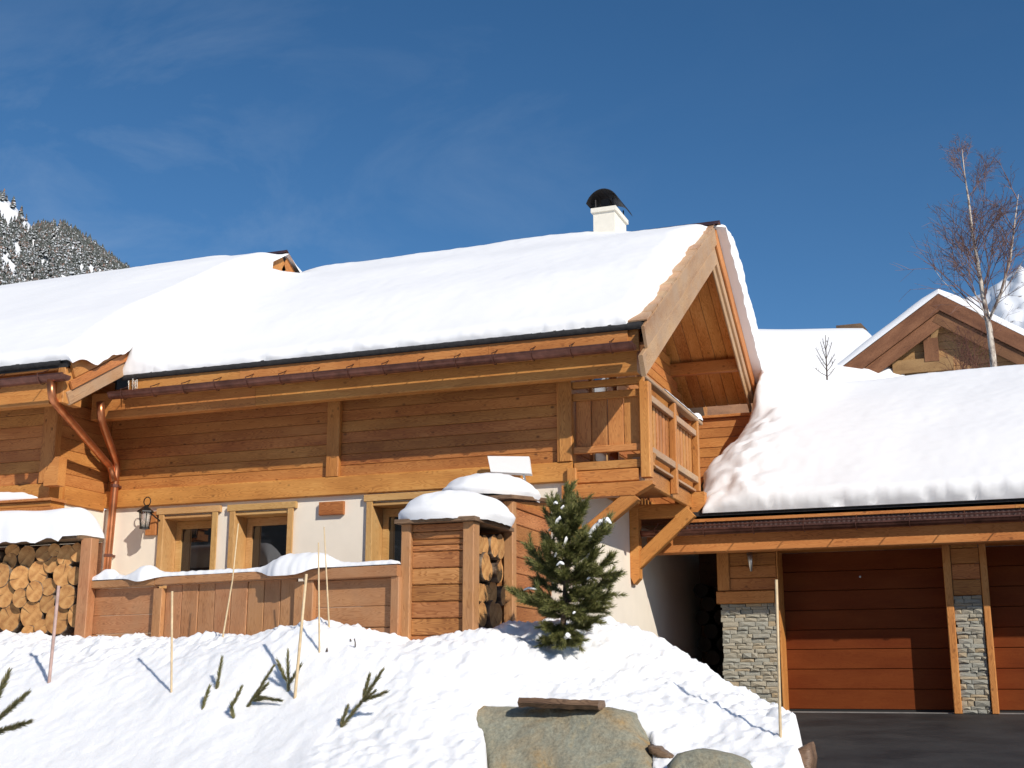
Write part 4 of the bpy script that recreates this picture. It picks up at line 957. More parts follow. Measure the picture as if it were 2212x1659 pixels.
def hmain(x, s, y):
    t = s / l1m
    if s <= l1m:
        h = .13 + .20 * sstep(0, .35, t) * (1 - sstep(.62, 1.0, t)) 
        h += .03 * fbm(x * .5, s * .5, 1, 3)
        h = h * (1 - .8 * sstep(.80, .93, t) * math.exp(-((x - XL) / .5) ** 2)) + (.46 - .30 * t) * math.exp(-((x - XL) / .55) ** 2) * sstep(-.02, .11, t) * (1 - sstep(.80, .93, t))
        bare = sstep(.90, 1.0, t) * sstep(-5.6, -4.2, x); h *= (1 - .93 * bare)
        h += .05 * sstep(.8, 1, t) * (1 - sstep(-6.5, -4.8, x))
        return max(.01, h)
    u = (s - l1m) / (ltm - l1m)
    bare = (1 - sstep(.0, .045, u)) * sstep(-5.6, -4.2, x)
    h = (.12 + .52 * sstep(0, .22, u) + .24 * u + .05 * nz(x, s * 1.5, 4)) * (1 - .85 * bare)
    return h
snow_roof('roof_snow', lambda s: XL + .02, x1main, pm, ltm, hmain, .06, .06, 'thick smooth snow blanket on the main chalet roof below the chimney', over=.05)
pw_, l1w, ltw = arc_profile(YEw - .03, YRw, 21.4, zw)
def hw_(x, s, y):
    t = s / l1w
    h = .14 + .14 * sstep(0, .3, t) * (1 - sstep(.75, 1, t)) + .02 * fbm(x * .6, s * .6, 8, 3)
    if s > l1w: h = .16 + .15 * sstep(0, .3, (s - l1w) / (ltw - l1w))
    h *= 1 - .85 * (1 - sstep(0, .10, abs(t - 1))) * sstep(-12.2, -11.2, x)
    return max(.012, h)
snow_roof('roof_snow', lambda s: -18.45, lambda s: XVw + .105 + .008 * nz(s * 4, 2.2), pw_, ltw, hw_, .12, .05, 'snow blanket on the higher wing roof at far left', droop=lambda s: (.05 + .25 * sstep(.1, .7, s) * (.8 + .45 * nz(s * 2.3, 7.7) + .16 * nz(s * 8, 1.7))) * (s < l1w * .9))
pg, l1g, ltg = arc_profile(GE - .03, GR, 25.5, zgr, .7)
GB = []
for (px_, py_) in ((1512, 1102), (1513, 1040), (1520, 985), (1560, 948), (1606, 905), (1640, 852), (1660, 812)):
    y_ = 17.3
    while y_ < 23 and P(px_, py_, Y=y_).z > zge + .30 + GS * (y_ - GE): y_ += .01
    GB.append((y_, P(px_, py_, Y=y_).x))
def x0g(s):
    y = GE + s * .857
    return np.interp(y, [17.1] + [g[0] for g in GB] + [GB[-1][0] + .7], [GB[0][1]] + [g[1] for g in GB] + [-3.9]) + .06 * nz(s * 3, 5.5) + .035 * nz(s * 9, 2.5)
def hg(x, s, y):
    t = s / l1g; tap = 1 - .55 * (1 - sstep(0, .7, x - x0g(s))) * (1 - sstep(19.6, 20.6, y))
    h = .24 + .10 * sstep(0, .4, t) + .03 * fbm(x * .5, s * .5, 3, 3)
    h += .62 * math.exp(-((x + 3.65) / .6) ** 2) * math.exp(-((y - 21.3) / .9) ** 2)
    h += .14 * math.exp(-((x + 3.5) / .5) ** 2) * (.4 + .8 * fbm(x * 3.6, y * 3.6, 3, 5))
    h *= tap
    h -= .13 * sstep(.55, 1.0, t) * sstep(-2.6, -.6, x)
    h -= .16 * math.exp(-((x + 2.2) / .9) ** 2) * math.exp(-((y - 21.4) / 1.2) ** 2)
    return h
snow_roof('roof_snow', x0g, lambda s: 6.1, pg, ltg, hg, .055, .06, 'deep snow blanket on the garage roof with a drift against the chalet')

# domed snow caps ------------------------------------------------------------
def dome(name, c, ax, ay, H, label, rot=0, group=None, flat=2.6, seed=0, over=.06):
    mb = MB(); nr, na = 18, 60; rows = []
    for j in range(na + 1):
        a = 2 * math.pi * (j % na) / na; row = []
        for i in range(nr + 1):
            t = i / nr * math.pi * .5            # 0 top .. rim
            rr = math.sin(t) ** .8; zz = math.cos(t) ** .75 if i < nr else 0
            if i > nr - 4: rr *= 1 + over * math.sin((i - nr + 4) / 4 * math.pi)
            ca_, sa_ = math.cos(a), math.sin(a); k = (abs(ca_) ** flat + abs(sa_) ** flat) ** (-1 / flat)
            x = ax * rr * k * ca_; y = ay * rr * k * sa_
            d = 1 + .05 * fbm(x * 2.2 + seed, y * 2.2, zz, 3)
            row.append((c[0] + x * d, c[1] + y * d, c[2] + H * zz * d + (.012 * nz(x * 9, y * 9, seed) if i < nr else .0 + .02 * abs(nz(a * 4, seed)) * -1)))
        rows.append(row)
    mb.grid(rows, flip=True)
    for i, f in enumerate(mb.f): mb.f[i] = f[::-1]
    return tag(mb.build(name, SNOW, smooth=True), label, 'snow', group)

# ================================================================== FENCE, SHEDS, LOG STORES
FA = P(166, 1250, Y=12.70); FB = P(868, 1240, Y=12.0); FA.z = FB.z = 0
fd = (FB - FA).normalized(); fn = Vector((fd.y, -fd.x, 0))   # towards the camera
if fn.y > 0: fn = -fn
def fpt(x):   # point on the fence line seen at image x
    d = P(x, 1300, Y=1.0); d = Vector((d.x, d.y, 0))
    # FA + fd*t = d*s
    M2 = np.array([[fd.x, -d.x], [fd.y, -d.y]]); t, s_ = np.linalg.solve(M2, [-FA.x, -FA.y]); return FA + fd * t
def fz_(x, y): q = fpt(x); return P(x, y, Y=q.y).z
fence = thing('fence', fpt(500), 'low larch terrace fence with horizontal and vertical board panels under the windows', 'fence')
def fbar(name, xa, xb, z0, z1, off, th, mat, e=.0):
    a = fpt(xa) + fn * off + fd * e; b = fpt(xb) + fn * off - fd * e; zc = (z0 + z1) / 2
    return board(name, fence, mat, (a.x, a.y, zc), (b.x, b.y, zc), (0, 0, 1), z1 - z0, th, .008)
def fpost(xa, xb, z0, z1, off=.02, th=.1):
    a = fpt(xa); b = fpt(xb); c = (a + b) / 2 + fn * off
    return board('post', fence, W_FENCE, (c.x, c.y, z0), (c.x, c.y, z1), fd, (b - a).length, th, .008)
zt_l = fz_(260, 1258); zt_r = fz_(800, 1227)
ZTOP = 1.565
fbar('top_rail', 179, 343, ZTOP - .085, ZTOP, .02, .15, W_FENCE); fbar('top_rail', 344, 664, ZTOP - .08, ZTOP + .012, .02, .14, W_FENCE); fbar('top_rail', 665, 867, ZTOP - .115, ZTOP + .002, .02, .15, W_FENCE)
for a, b in ((339, 358), (643, 663), (665, 684), (851, 869)): fpost(a, b, .3, ZTOP - .118)
zl = np.array([.3, .52, .73, .945, 1.16, 1.476])
for i in range(5): fbar('board', 180, 339, zl[i] + .0015, zl[i + 1] - .0015, -.01 + .004 * (i % 2), .03, W_FENCE, .002)
for i in range(5): fbar('board', 684, 851, zl[i] + .0015, min(zl[i + 1], ZTOP - .117) - .0015 - (.005 if i == 2 else 0), -.01, .03, W_FENCE, .002)
vx = np.linspace(358.5, 642.5, 9)
for i in range(8):
    a = fpt(vx[i]); b = fpt(vx[i + 1]); c = (a + b) / 2 + fn * random.uniform(-.004, .004); board('board', fence, W_FENCE, (c.x, c.y, .3), (c.x, c.y, ZTOP - .085), fd, (b - a).length - .009, .03, .006)
# snow lying on the rail
xs_ = np.linspace(180, 866, 150); rows = []
prof_h = lambda x: .045 + .08 * math.exp(-((x - 235) / 18) ** 2) + .10 * math.exp(-((x - 318) / 26) ** 2) + .125 * math.exp(-((x - 655) / 70) ** 4) + .02 * nz(x * .02, 3) + .01 * nz(x * .1, 7)
mb = MB()
for i, x in enumerate(xs_):
    c = fpt(x) + fn * .02; h = prof_h(x) * ep(min(x - 180, 866 - x) / 100, .25) + .004; row = []
    wv = .07 + .07 * math.exp(-((x - 318) / 30) ** 2) + .14 * math.exp(-((x - 650) / 62) ** 4) + .015 * nz(x * .08, 2)
    droop = -.05 * math.exp(-((x - 318) / 26) ** 2) - .075 * math.exp(-((x - 635) / 55) ** 4)
    for j in range(11):
        a = math.pi * j / 10; yy = -math.cos(a); zz = math.sin(a) ** .7
        q = c + fn * (-yy * wv); zbase = droop * (1 if yy < 0 else .3) * abs(yy) ** 2
        row.append((q.x, q.y, ZTOP + .012 + zbase + h * zz * (1 + .1 * nz(x * .1, j * .6))))
    rows.append(row)
mb.grid(rows); tag(mb.build('rail_snow', SNOW, smooth=True), 'strip of lumpy snow lying along the fence top rail', 'snow')

# --- front woodshed
SX0, SX1, SY0, SY1, SZ = -5.82, -5.00, 12.0, 13.05, 2.02
shed = thing('woodshed', ((SX0 + SX1) / 2, 12.5, .4), 'front larch woodshed with log ends showing in its open right side', 'shed')
pwid = P(890, 1250, Y=12).x - P(869, 1250, Y=12).x
bar('post', shed, W_FENCE, SX0, SX0 + pwid, SY0 - .02, SY0 + .12, .3, SZ - .035, .01)
bar('post', shed, W_FENCE, SX1 - .125, SX1, SY0 - .02, SY0 + .14, .3, SZ - .035, .01)
bar('board', shed, W_SHED, SX0 + pwid + .003, SX1 - .128, SY0 + .02, SY0 + .08, SZ - .11, SZ - .036)
zz = np.array([.3, .51, .68, .85, 1.02, 1.19, 1.36, 1.53, 1.70, 1.765, 1.825, 1.91])
for i in range(11): bar('board', shed, W_SHED, SX0 + pwid + .003, SX1 - .128, SY0 + .03, SY0 + .085 + .0, zz[i] + .003, zz[i + 1] - .003, .022)
mb = MB(); mb.box((SX0 + .02, SY0 + .12, .3), (SX0 + .05, SY1 - .01, SZ - .04)); mb.build('side_wall', W_SHED, shed)
mb = MB(); mb.box((SX0 - .04, SY0 - .10, SZ - .03), (SX1 + .04, SY1 - .02, SZ + .012)); mb.build('roof', W_GREY, shed)
dome('snow_mound', ((SX0 + SX1) / 2 - .01, (SY0 + SY1) / 2 - .04, SZ + .0), .53, .62, .35, 'rounded snow cap on the front woodshed roof', flat=3.0, seed=1)
# --- taller shed behind it, boards facing right
TX0, TX1, TY0, TY1 = -5.95, -5.0, 13.06, 14.40
TZ = P(1112, 1077, X=TX1).z
tsh = thing('tool_shed', (-5.4, 13.7, .4), 'taller larch shed against the facade behind the pine', 'shed')
bar('post', tsh, W_FENCE, TX1 - .10, TX1 + .012, TY0, TY0 + .12, .3, TZ - .04, .01)
mb = MB(); mb.box((TX0, TY0 + .03, .3), (TX1 - .105, TY0 + .06, TZ - .04)); fw_ = mb.build('front_wall', W_SHED, tsh)
nbd = 11; hz = (TZ - .1 - .3) / nbd
for i in range(nbd): bar('board', tsh, W_SHED, TX1 - .055, TX1 - .01, TY0 + .123, TY1, .3 + hz * i + .003, .3 + hz * (i + 1) - .003, .014)
bar('board', tsh, W_WALL, TX1 - .06, TX1 + .004, TY0 + .123, TY1, TZ - .098, TZ - .03)
TZB = P(1216, 1079, Y=TY1).z
mb = MB(); mb.prism([(TX0 - .03, TY0 - .16, TZ - .03), (TX1 + .05, TY0 - .16, TZ - .03), (TX1 + .05, TY1, TZB - .03), (TX0 - .03, TY1, TZB - .03)], (0, 0, .04))
w2 = MB(); w2.prism([(TX1 - .05, TY0 + .123, TZ - .032), (TX1 - .05, TY1, TZ - .032), (TX1 - .05, TY1, TZB - .034)], (.04, 0, 0)); w2.build('gusset_board', W_WALL, tsh); mb.build('roof', W_GREY, tsh)
dome('snow_mound', (-5.46, 13.6, TZ + .05), .50, .66, .30, 'rounded snow cap on the taller shed under the white panel', flat=2.4, seed=4)

# --- logs
def make_log_mesh(ln, r, seed, sx=1, sy=1):
    rr = random.Random(seed); k = 16; vs = []; fs = []; mi = []
    rad = [r * (1 + rr.uniform(-.07, .07)) for _ in range(k)]
    rad = [(rad[i - 1] + rad[i] + rad[(i + 1) % k]) / 3 for i in range(k)]
    st = [0, .012, ln * .5, ln]
    for i, x in enumerate(st):
        for j in range(k):
            a = 2 * math.pi * j / k; e = .96 if i == 0 else 1
            vs.append((x, rad[j] * e * math.cos(a) * sx, rad[j] * e * math.sin(a) * sy))
    for i in range(3):
        for j in range(k): fs.append((i * k + j, (i + 1) * k + j, (i + 1) * k + (j + 1) % k, i * k + (j + 1) % k)); mi.append(0 if i else 0)
    fs.append(tuple(range(k))); mi.append(1); fs.append(tuple(3 * k + j for j in range(k - 1, -1, -1))); mi.append(1)
    me = bpy.data.meshes.new('firewood_log'); me.from_pydata(vs, [], fs); me.materials.append(BARK); me.materials.append(LOGEND)
    me.polygons.foreach_set('material_index', mi); me.update(); return me
def log(c, direction, r, ln, seed, label, group, sx=1, sy=1):
    d = Vector(direction).normalized(); up = Vector((0, 0, 1)); y = up.cross(d).normalized(); z = d.cross(y)
    m = Matrix((d, y, z)).transposed().to_4x4() ; m.translation = Vector(c)
    m = m @ Matrix.Rotation(0, 4, 'X')
    o = bpy.data.objects.new('firewood_log', make_log_mesh(ln, r, seed, sx, sy)); link(o, None, m)
    return tag(o, label, 'log', group)
SHADELOG = stone_mat('shade_darkened_log', [(0.018, 0.013, 0.010), (0.03, 0.02, 0.014)])  # log colour taken near black to paint in the passage's deep shade
YL = 12.62
LOGS = [(90,645,52,42),(195,690,62,72),(318,668,56,52),(395,640,42,42),(478,682,62,72),(560,660,45,60),(72,722,50,55),(372,740,56,60),(15,820,52,82),(145,845,72,80),(278,805,66,78),(460,825,70,74),
        (30,960,68,92),(145,992,52,62),(250,945,56,68),(352,910,53,56),(485,982,64,76),(345,1028,53,64),(70,1132,80,92),(230,1112,78,92),(418,1150,80,92),(300,1205,48,52),(205,1235,48,40),(545,830,45,60),(548,1120,50,70),(-60,700,60,60),(-75,900,62,70),(-60,1090,62,80),(-140,800,70,70),(-150,1000,70,80)]
LLAB = ['%s log left of the fence: %s' % ('thick' if ry > 74 else 'small' if ry < 57 else 'medium', w_) for (x, y, rx, ry), w_ in zip(LOGS, [
 'second from the left in the top row','third from the left in the top row','fourth from the left in the top row','squeezed high between two top row logs','last whole one in its top row','half hidden by the post in the top row',
 'below the left top log','wedged beneath the fourth top log','cut by the left picture edge at mid height','left of centre at mid height','in the centre of the stack','beside the post just above mid height',
 'at the left edge in the lower half','between two thick lower logs near the left','in the middle below the centre log','right of centre above the pink stake','behind the top of the pink stake by the post','left of the pink stake in the lower half',
 'at the bottom left, partly cut by the picture edge','second of the bottom row','largest of the bottom row behind the pink stake','low in the gap of the bottom row','sunk in the snow at the very bottom','narrow, against the post at mid height','narrow one against the post in the bottom row',
 'outside the picture at upper left','outside the picture at mid left','outside the picture at lower left','farthest left, upper','farthest left, lower'])]
for k, (x, y, rx, ry) in enumerate(LOGS):
    q = P(x * .2962, 998.2 + y * .2962, Y=YL + random.uniform(-.05, .04))
    sc = (P(100, 1200, Y=YL) - P(101, 1200, Y=YL)).length * .2962
    log(q, (random.uniform(-.05, .05) - .18, 1, random.uniform(-.03, .03)), ry * sc * .95, .42, k, LLAB[k], 'logs stacked left of the fence', rx / ry, 1)
# post at the end of the left stack, its roof plank and its snow
st = thing('log_store', P(185, 1300, Y=12.65), 'log store at the left edge, a larch post carrying a snow loaded plank roof', 'log store')
a = P(163, 1300, Y=12.58).x; b = P(205, 1200, Y=12.58).x
pc = P(176, 1365, Y=12.6); pc2 = P(188, 1165, Y=12.6)
bar('post', st, W_FENCE, pc.x - .03 , pc.x + .13, 12.50, 12.64, .4, pc2.z, .01)
mb = MB(); zt = P(190, 1156, Y=12.5).z; xL = P(222, 1160, Y=12.85).x; mb.box((-15, 12.40, zt - .045), (xL, 12.86, zt - .0)); mb.build('roof', W_GREY, st)
mb = MB(); mb.box((-15, 12.84, .3), (pc.x, 12.87, zt - .05)); mb.build('back_wall', W_OLD, st)
mb = MB(); rows = []
for x in list(np.linspace(-15, xL - .3, 60)) + list(xL - np.array([.26, .2, .15, .1, .06, .03, .01, 0])):
    row = []; e = ep(xL - x + .0, .22)
    for j in range(15):
        a = math.pi * j / 14; yy = -math.cos(a); zz = math.sin(a) ** .55
        dr = -.11 * max(0, -yy) ** 3 * (.6 + .7 * nz(x * 4, 3.3)) * (1 if x < xL - .25 else .2)
        row.append((x + .02 * nz(x * 5, j, 1), 12.63 + yy * (.26 + .04 * nz(x * 3, 9)) , zt + .004 + dr + (.36 + .03 * nz(x * 1.5, 1)) * e * zz))
    rows.append(row)
mb.grid(rows, flip=True)
for i, f in enumerate(mb.f): mb.f[i] = f[::-1]
tag(mb.build('roof_snow', SNOW, smooth=True), 'thick ragged snow slab on the log stack at the left edge', 'snow')
# logs in the woodshed, ends facing right (+X)
z = .45; k = 100; row = 0
rr = random.Random(11)
while z < 1.9:
    y = 12.20 + (.07 if row % 2 else 0); hmax = 0; col = -1
    while y < 12.95:
        r = rr.uniform(.085, .13); col += 1
        if z + r > 1.95: r = .07
        log((SX1 - .06 + rr.uniform(-.07, .03), y + r * .7, z + r), (-1, rr.uniform(-.05, .05) + .12, rr.uniform(-.03, .03)), r, .6, k, 'log in the front woodshed, row %s from the bottom, %s from its front post' % (['one','two','three','four','five','six','seven','eight','nine'][row], ['first','second','third','fourth','fifth','sixth'][col]), 'logs inside the front woodshed', .82, 1.12)
        y += r * 1.62; hmax = max(hmax, r); k += 1
    z += hmax * 1.95; row += 1
# logs deep in the shaded passage
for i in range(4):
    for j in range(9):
        o = log((-4.55 + .30 * i + .12 * (j % 2), 20.4 + rr.uniform(-.1, .1), .15 + .21 * j), (0, 1, 0), .115, .8, 300 + i * 10 + j, 'log in the dark stack deep in the passage beside the garage', 'logs stacked in the dark passage'); o.data.materials[1] = SHADELOG; o.data.materials[0] = SHADELOG

# --- wrought lantern
lan = thing('wall_lantern', wpx(318, 1150), 'black wrought iron lantern on a wooden block left of the windows', 'lantern')
a = wpx(318, 1108); b = wpx(340, 1156)
bar('back_plate', lan, W_WALL, a.x + .02, b.x, YF - .05, YF - .002, b.z, a.z + .01)
yl = YF - .27; c = P(314, 1115, Y=yl); top = P(315, 1106, Y=yl); bot = P(314, 1141, Y=yl); lxx = c.x
mb = MB(); k = 6; rt, rb = .085, .06
for j in range(k):
    a = 2 * math.pi * j / k + .3
    mb.tube([(lxx + rt * math.cos(a), yl + rt * math.sin(a), top.z), (lxx + rb * math.cos(a), yl + rb * math.sin(a), bot.z)], .006, 5)
mb.tube([(lxx, yl, bot.z - .01), (lxx, yl, bot.z + .012)], rb + .008, 6)
mb.build('cage', IRON, lan)
mb = MB(); mb.tube([(lxx, yl, bot.z + .015), (lxx, yl, top.z)], [rb - .01, rt - .012], 12); mb.build('glass', LGLASS, lan, smooth=True)
mb = MB(); mb.tube([(lxx, yl, top.z - .005), (lxx, yl, top.z + .012), (lxx, yl, top.z + .05), (lxx, yl, top.z + .085)], [.115, .11, .06, .02], 6); mb.build('lantern_roof', IRON, lan)
mb = MB(); ring = [(lxx + .055 * math.sin(t), yl + .02, top.z + .145 + .06 * math.cos(t)) for t in np.linspace(math.pi, 3 * math.pi, 14)]
mb.tube(ring, .008, 5); mb.tube([(lxx, yl + .02, top.z + .10), (lxx + .03, yl + .1, top.z - .02), (lxx + .08, YF - .05, top.z - .10)], .010, 6); mb.build('arm', IRON, lan)

# --- white flat panel above the taller shed
Ya = 14.16
p00, p10, p01, p11 = P(1060, 1019, Y=Ya), P(1148, 1023, Y=Ya), P(1053, 985, Y=Ya + .12), P(1143, 986, Y=Ya + .12)
an = thing('flat_antenna', (p00 + p10) / 2 - Vector((0, 0, .12)), 'white rectangular panel antenna tilted up above the snow caps', 'antenna')
nrm = (p10 - p00).cross(p01 - p00).normalized()
if nrm.y > 0: nrm = -nrm
mb = MB(); mb.prism([p00, p10, p11, p01], -nrm * .045); mb.build('panel', WHITE, an)
mb = MB(); m_ = p00 * .2 + p10 * .8; mb.tube([m_ - nrm * .03, m_ + Vector((.02, .05, -.18))], .016, 8); mb.tube([m_ + Vector((-.05, .0, -.07)), m_ + Vector((-.05, .26, -.07))], .014, 8); mb.build('bracket', STEEL, an)

# snow bits on balcony rail and hood
hx = Vector((BX, yE + .18, zh)); dome('snow_lump', (hx.x, hx.y, zh + .002), .065, .13, .10, 'small snow lump at the far end of the balcony handrail', seed=8)
mb = MB(); rows = []
for i, y in enumerate(np.linspace(15.5, yE + .02, 40)):
    e = ep(min(y - 15.5, yE + .02 - y), .2); rows.append([(BX + .05 * u_, y, zh + .002 + (.03 + .012 * nz(y * 6, 2)) * e * (1 - u_ * u_) ** .5) for u_ in (-1, -.8, -.4, 0, .4, .8, 1)])
mb.grid(rows, flip=True); tag(mb.build('rail_snow', SNOW, smooth=True), 'thin ribbon of snow along the balcony handrail', 'snow')
dome('snow_patch', (P(10, 1075, Y=YW - .2).x, YW - .2, lz1 + .002), .5, .12, .13, 'small snow patch on the window hood at the left edge', seed=6)
for k, (x, y0, y1) in enumerate(((287, 818, 848), (292, 822, 852), (296, 820, 850), (278, 822, 844))):
    a, b = P(x, y0, Y=YE - .03), P(x, y1, Y=YE - .03); mb = MB(); mb.tube([a, (a + b) / 2, b], [.010, .007, .002], 6)
    tag(mb.build('icicle', LGLASS), ['longest icicle of the cluster at the eave beside the wing, at its left', 'icicle in the middle of the cluster at the eave beside the wing', 'right hand icicle of the cluster at the eave beside the wing', 'short lone icicle nearest the wing bargeboard'][k], 'icicle', 'icicles at the valley end of the eave')

# ================================================================== NEIGHBOUR HOUSE
YN = 42.0
nb = thing('neighbour_house', (P(2027, 800, Y=YN).x, YN, 0), 'brown timber neighbouring chalet whose snowy gable rises behind the garage roof', 'house')
ap = P(2027, 636, Y=YN); le = P(1795, 812, Y=YN); sn = (ap.z - le.z) / (ap.x - le.x); half = 5.2
zn = lambda x: ap.z - sn * abs(x - ap.x)
mb = MB()
for s_ in (-1, 1): mb.prism([(ap.x, YN, ap.z), (ap.x + s_ * half, YN, ap.z - sn * half), (ap.x + s_ * half, YN, ap.z - sn * half - .2), (ap.x, YN, ap.z - .2)], (0, 9, 0))
mb.build('roof', DARKR, nb)
for s_ in (-1, 1):
    for dr, h, off, mt in ((.0, .55, -.02, W_OLD), (.56, .50, .06, W_OLD)):
        a = Vector((ap.x - s_ * .14, YN + off - .004 * s_, ap.z - dr - h / 2 + .14 * sn)); b = Vector((ap.x + s_ * half, YN + off, ap.z - sn * half - dr - h / 2))
        board('bargeboard', nb, mt, a, b, (0, 0, 1), h * .84, .06, .02)
wallY = YN + .5
mb = MB(); mb.prism([(ap.x - half + .8, wallY, 0), (ap.x + half - .8, wallY, 0), (ap.x + half - .8, wallY, zn(ap.x + half - .8) - .3), (ap.x, wallY, ap.z - .3), (ap.x - half + .8, wallY, zn(ap.x - half + .8) - .3)], (0, 7, 0)); nw = mb.build('wall', DARKIN, nb)
zc = P(1900, 812, Y=wallY).z - .3
while zc < ap.z - .6:
    hw2 = (ap.z - .5 - zc - .15) / sn
    if hw2 > .2: board('plank', nw, W_OLDL, (ap.x - hw2, wallY - .03, zc), (ap.x + hw2, wallY - .03, zc), (0, 0, 1), .27, .06, .01)
    zc += .28
q0, q1 = P(1928, 790, Y=wallY - .25), P(2060, 792, Y=wallY - .25)
bar('beam', nb, W_OLDL, q0.x, q1.x, wallY - .28, wallY - .07, q1.z - .1, q0.z + .15)
for x, y0, y1 in ((1938, 800, 815), (2012, 800, 815)):
    q = P(x, 800, Y=wallY - .2); bar('bracket', nb, W_OLDL, q.x - .12, q.x + .12, wallY - .26, wallY - .07, q.z - .9, q.z - .0)
q = P(1975, 808, Y=wallY); mb = MB(); mb.box((q.x - .5, wallY - .09, q.z - .8), (q.x + .7, wallY - .065, q.z + .1)); mb.build('window', DARKIN, nb)
a, b = P(2012, 750, Y=YN + .4), P(2024, 700, Y=YN + .15)
board('strut', nb, W_OLDL, a, b, (1, 0, 0), .2, .2); bar('king_post', nb, W_OLDL, b.x - .18, b.x + .18, YN + .12, YN + .42, b.z - .1, b.z + .5)
q = P(2015, 775, Y=YN + .3); bar('king_post', nb, W_OLD, q.x - .25, q.x + .2, wallY - .3, wallY - .07, q.z - .1, q.z + .9)
# lower wing of the neighbour, its long snow roof to the left
O_ = P(1760, 708, Y=46); zl_ = O_.z + .14; ux = Vector((ca, sa, 0)); uy = Vector((-sa, ca, 0))
mb = MB(); pr = [(-4.4, zl_ - 3.2), (0, zl_ - .5), (4.4, zl_ - 3.2), (4.4, 0), (-4.4, 0)]
mb.prism([O_ * Vector((1, 1, 0)).x * 0 + Vector((O_.x, O_.y, 0)) + ux * -5 + uy * b + Vector((0, 0, z)) for b, z in pr], ux * 6.0); mb.build('rear_wing', W_OLD, nb)
mb = MB(); G = []
for u in np.linspace(-6, 1.7, 44):
    row = []
    for t in np.linspace(0, 1, 24):
        v = -4.9 + 9.8 * t; q = Vector((O_.x, O_.y, 0)) + ux * u + uy * v
        q.z = zl_ - .02 - .62 * abs(v) - .10 * math.exp(-(v / .5) ** 2) + .04 * nz(u * .4, v * .4) - .4 * (1 - ep(min(t, 1 - t), .05)); row.append(q)
    G.append(row)
mb.grid(G); tag(mb.build('roof_snow', SNOW, smooth=True), 'long white snow roof behind the garage, left of the brown gable', 'snow')
q0, q1 = P(1808, 706, Y=46.9), P(1868, 706, Y=46.9)
mb = MB(); mb.prism([(q0.x, 46.6, q0.z - .3), (q1.x + .1, 46.6, q0.z - .3), (q1.x - .1, 46.6, q0.z - .03), (q0.x + .0, 46.6, q0.z - .03)], (0, .5, 0)); mb.build('ridge_vent', W_GREY, nb)
# snow on its gable roof
mb = MB()
for s_ in (-1, 1):
    G = []
    for y in edge_samples(YN - .05, YN + 9, .4):
        row = []
        for t in edge_samples(0, half + .1, .15):
            h = (.26 + .05 * nz(t * .8, s_ * 3.0) + .10 * math.exp(-t / .5) * 0) * min(ep(y - YN + .05, .25), ep(half + .1 - t, .3), 1)
            x = ap.x + s_ * t; row.append((x + s_ * h * .45 * min(1, t / .4), y, zn(x) + h * .85 + .02))
        G.append(row)
    mb.grid(G, flip=(s_ < 0))
tag(mb.build('roof_snow', SNOW, smooth=True), 'snow layer on the two slopes of the brown neighbouring gable', 'snow')

# ================================================================== TREES AND PLANTS
def tri_needle(mb, p, d, ln, w_):
    s = d.orthogonal().normalized(); s = (s * random.uniform(-1, 1) + d.cross(s) * random.uniform(-1, 1)).normalized() * w_
    mb.add([p - s, p + s, p + d * ln], [(0, 1, 2)])
def shoot(nmb, smb, a, b, n, ln, r=.006, ang=.75, w_=.0035, start=.0):
    a, b = Vector(a), Vector(b); d = (b - a).normalized(); o = d.orthogonal().normalized(); o2 = d.cross(o)
    smb.tube([a, b], [r, r * .6], 5)
    for i in range(n):
        t = start + (1 - start) * i / n; p = a.lerp(b, t); th = random.uniform(0, 6.283)
        an_ = ang * random.uniform(.6, 1.25) * (1 - .55 * max(0, (t - .75) / .25))
        nd_ = (d * math.cos(an_) + (o * math.cos(th) + o2 * math.sin(th)) * math.sin(an_)).normalized()
        tri_needle(nmb, p, nd_, ln * random.uniform(.75, 1.1), w_)
# big pine
FP = hit(1215, 1396); FYp = FP.y
pt = lambda x, y, dy=0: P(x, y, Y=FYp + dy)
pine = thing('pine_tree', FP, 'young dense green pine with snow flecks standing in the bank before the shed', 'tree')
tr = MB(); trunk = [pt(1213, 1400), pt(1217, 1340), pt(1222, 1260), pt(1226, 1180), pt(1226, 1110), pt(1224, 1085)]
tr.tube(trunk, [.035, .03, .025, .02, .012, .006], 8)
nm = MB(); sm_ = MB(); rp = random.Random(5)
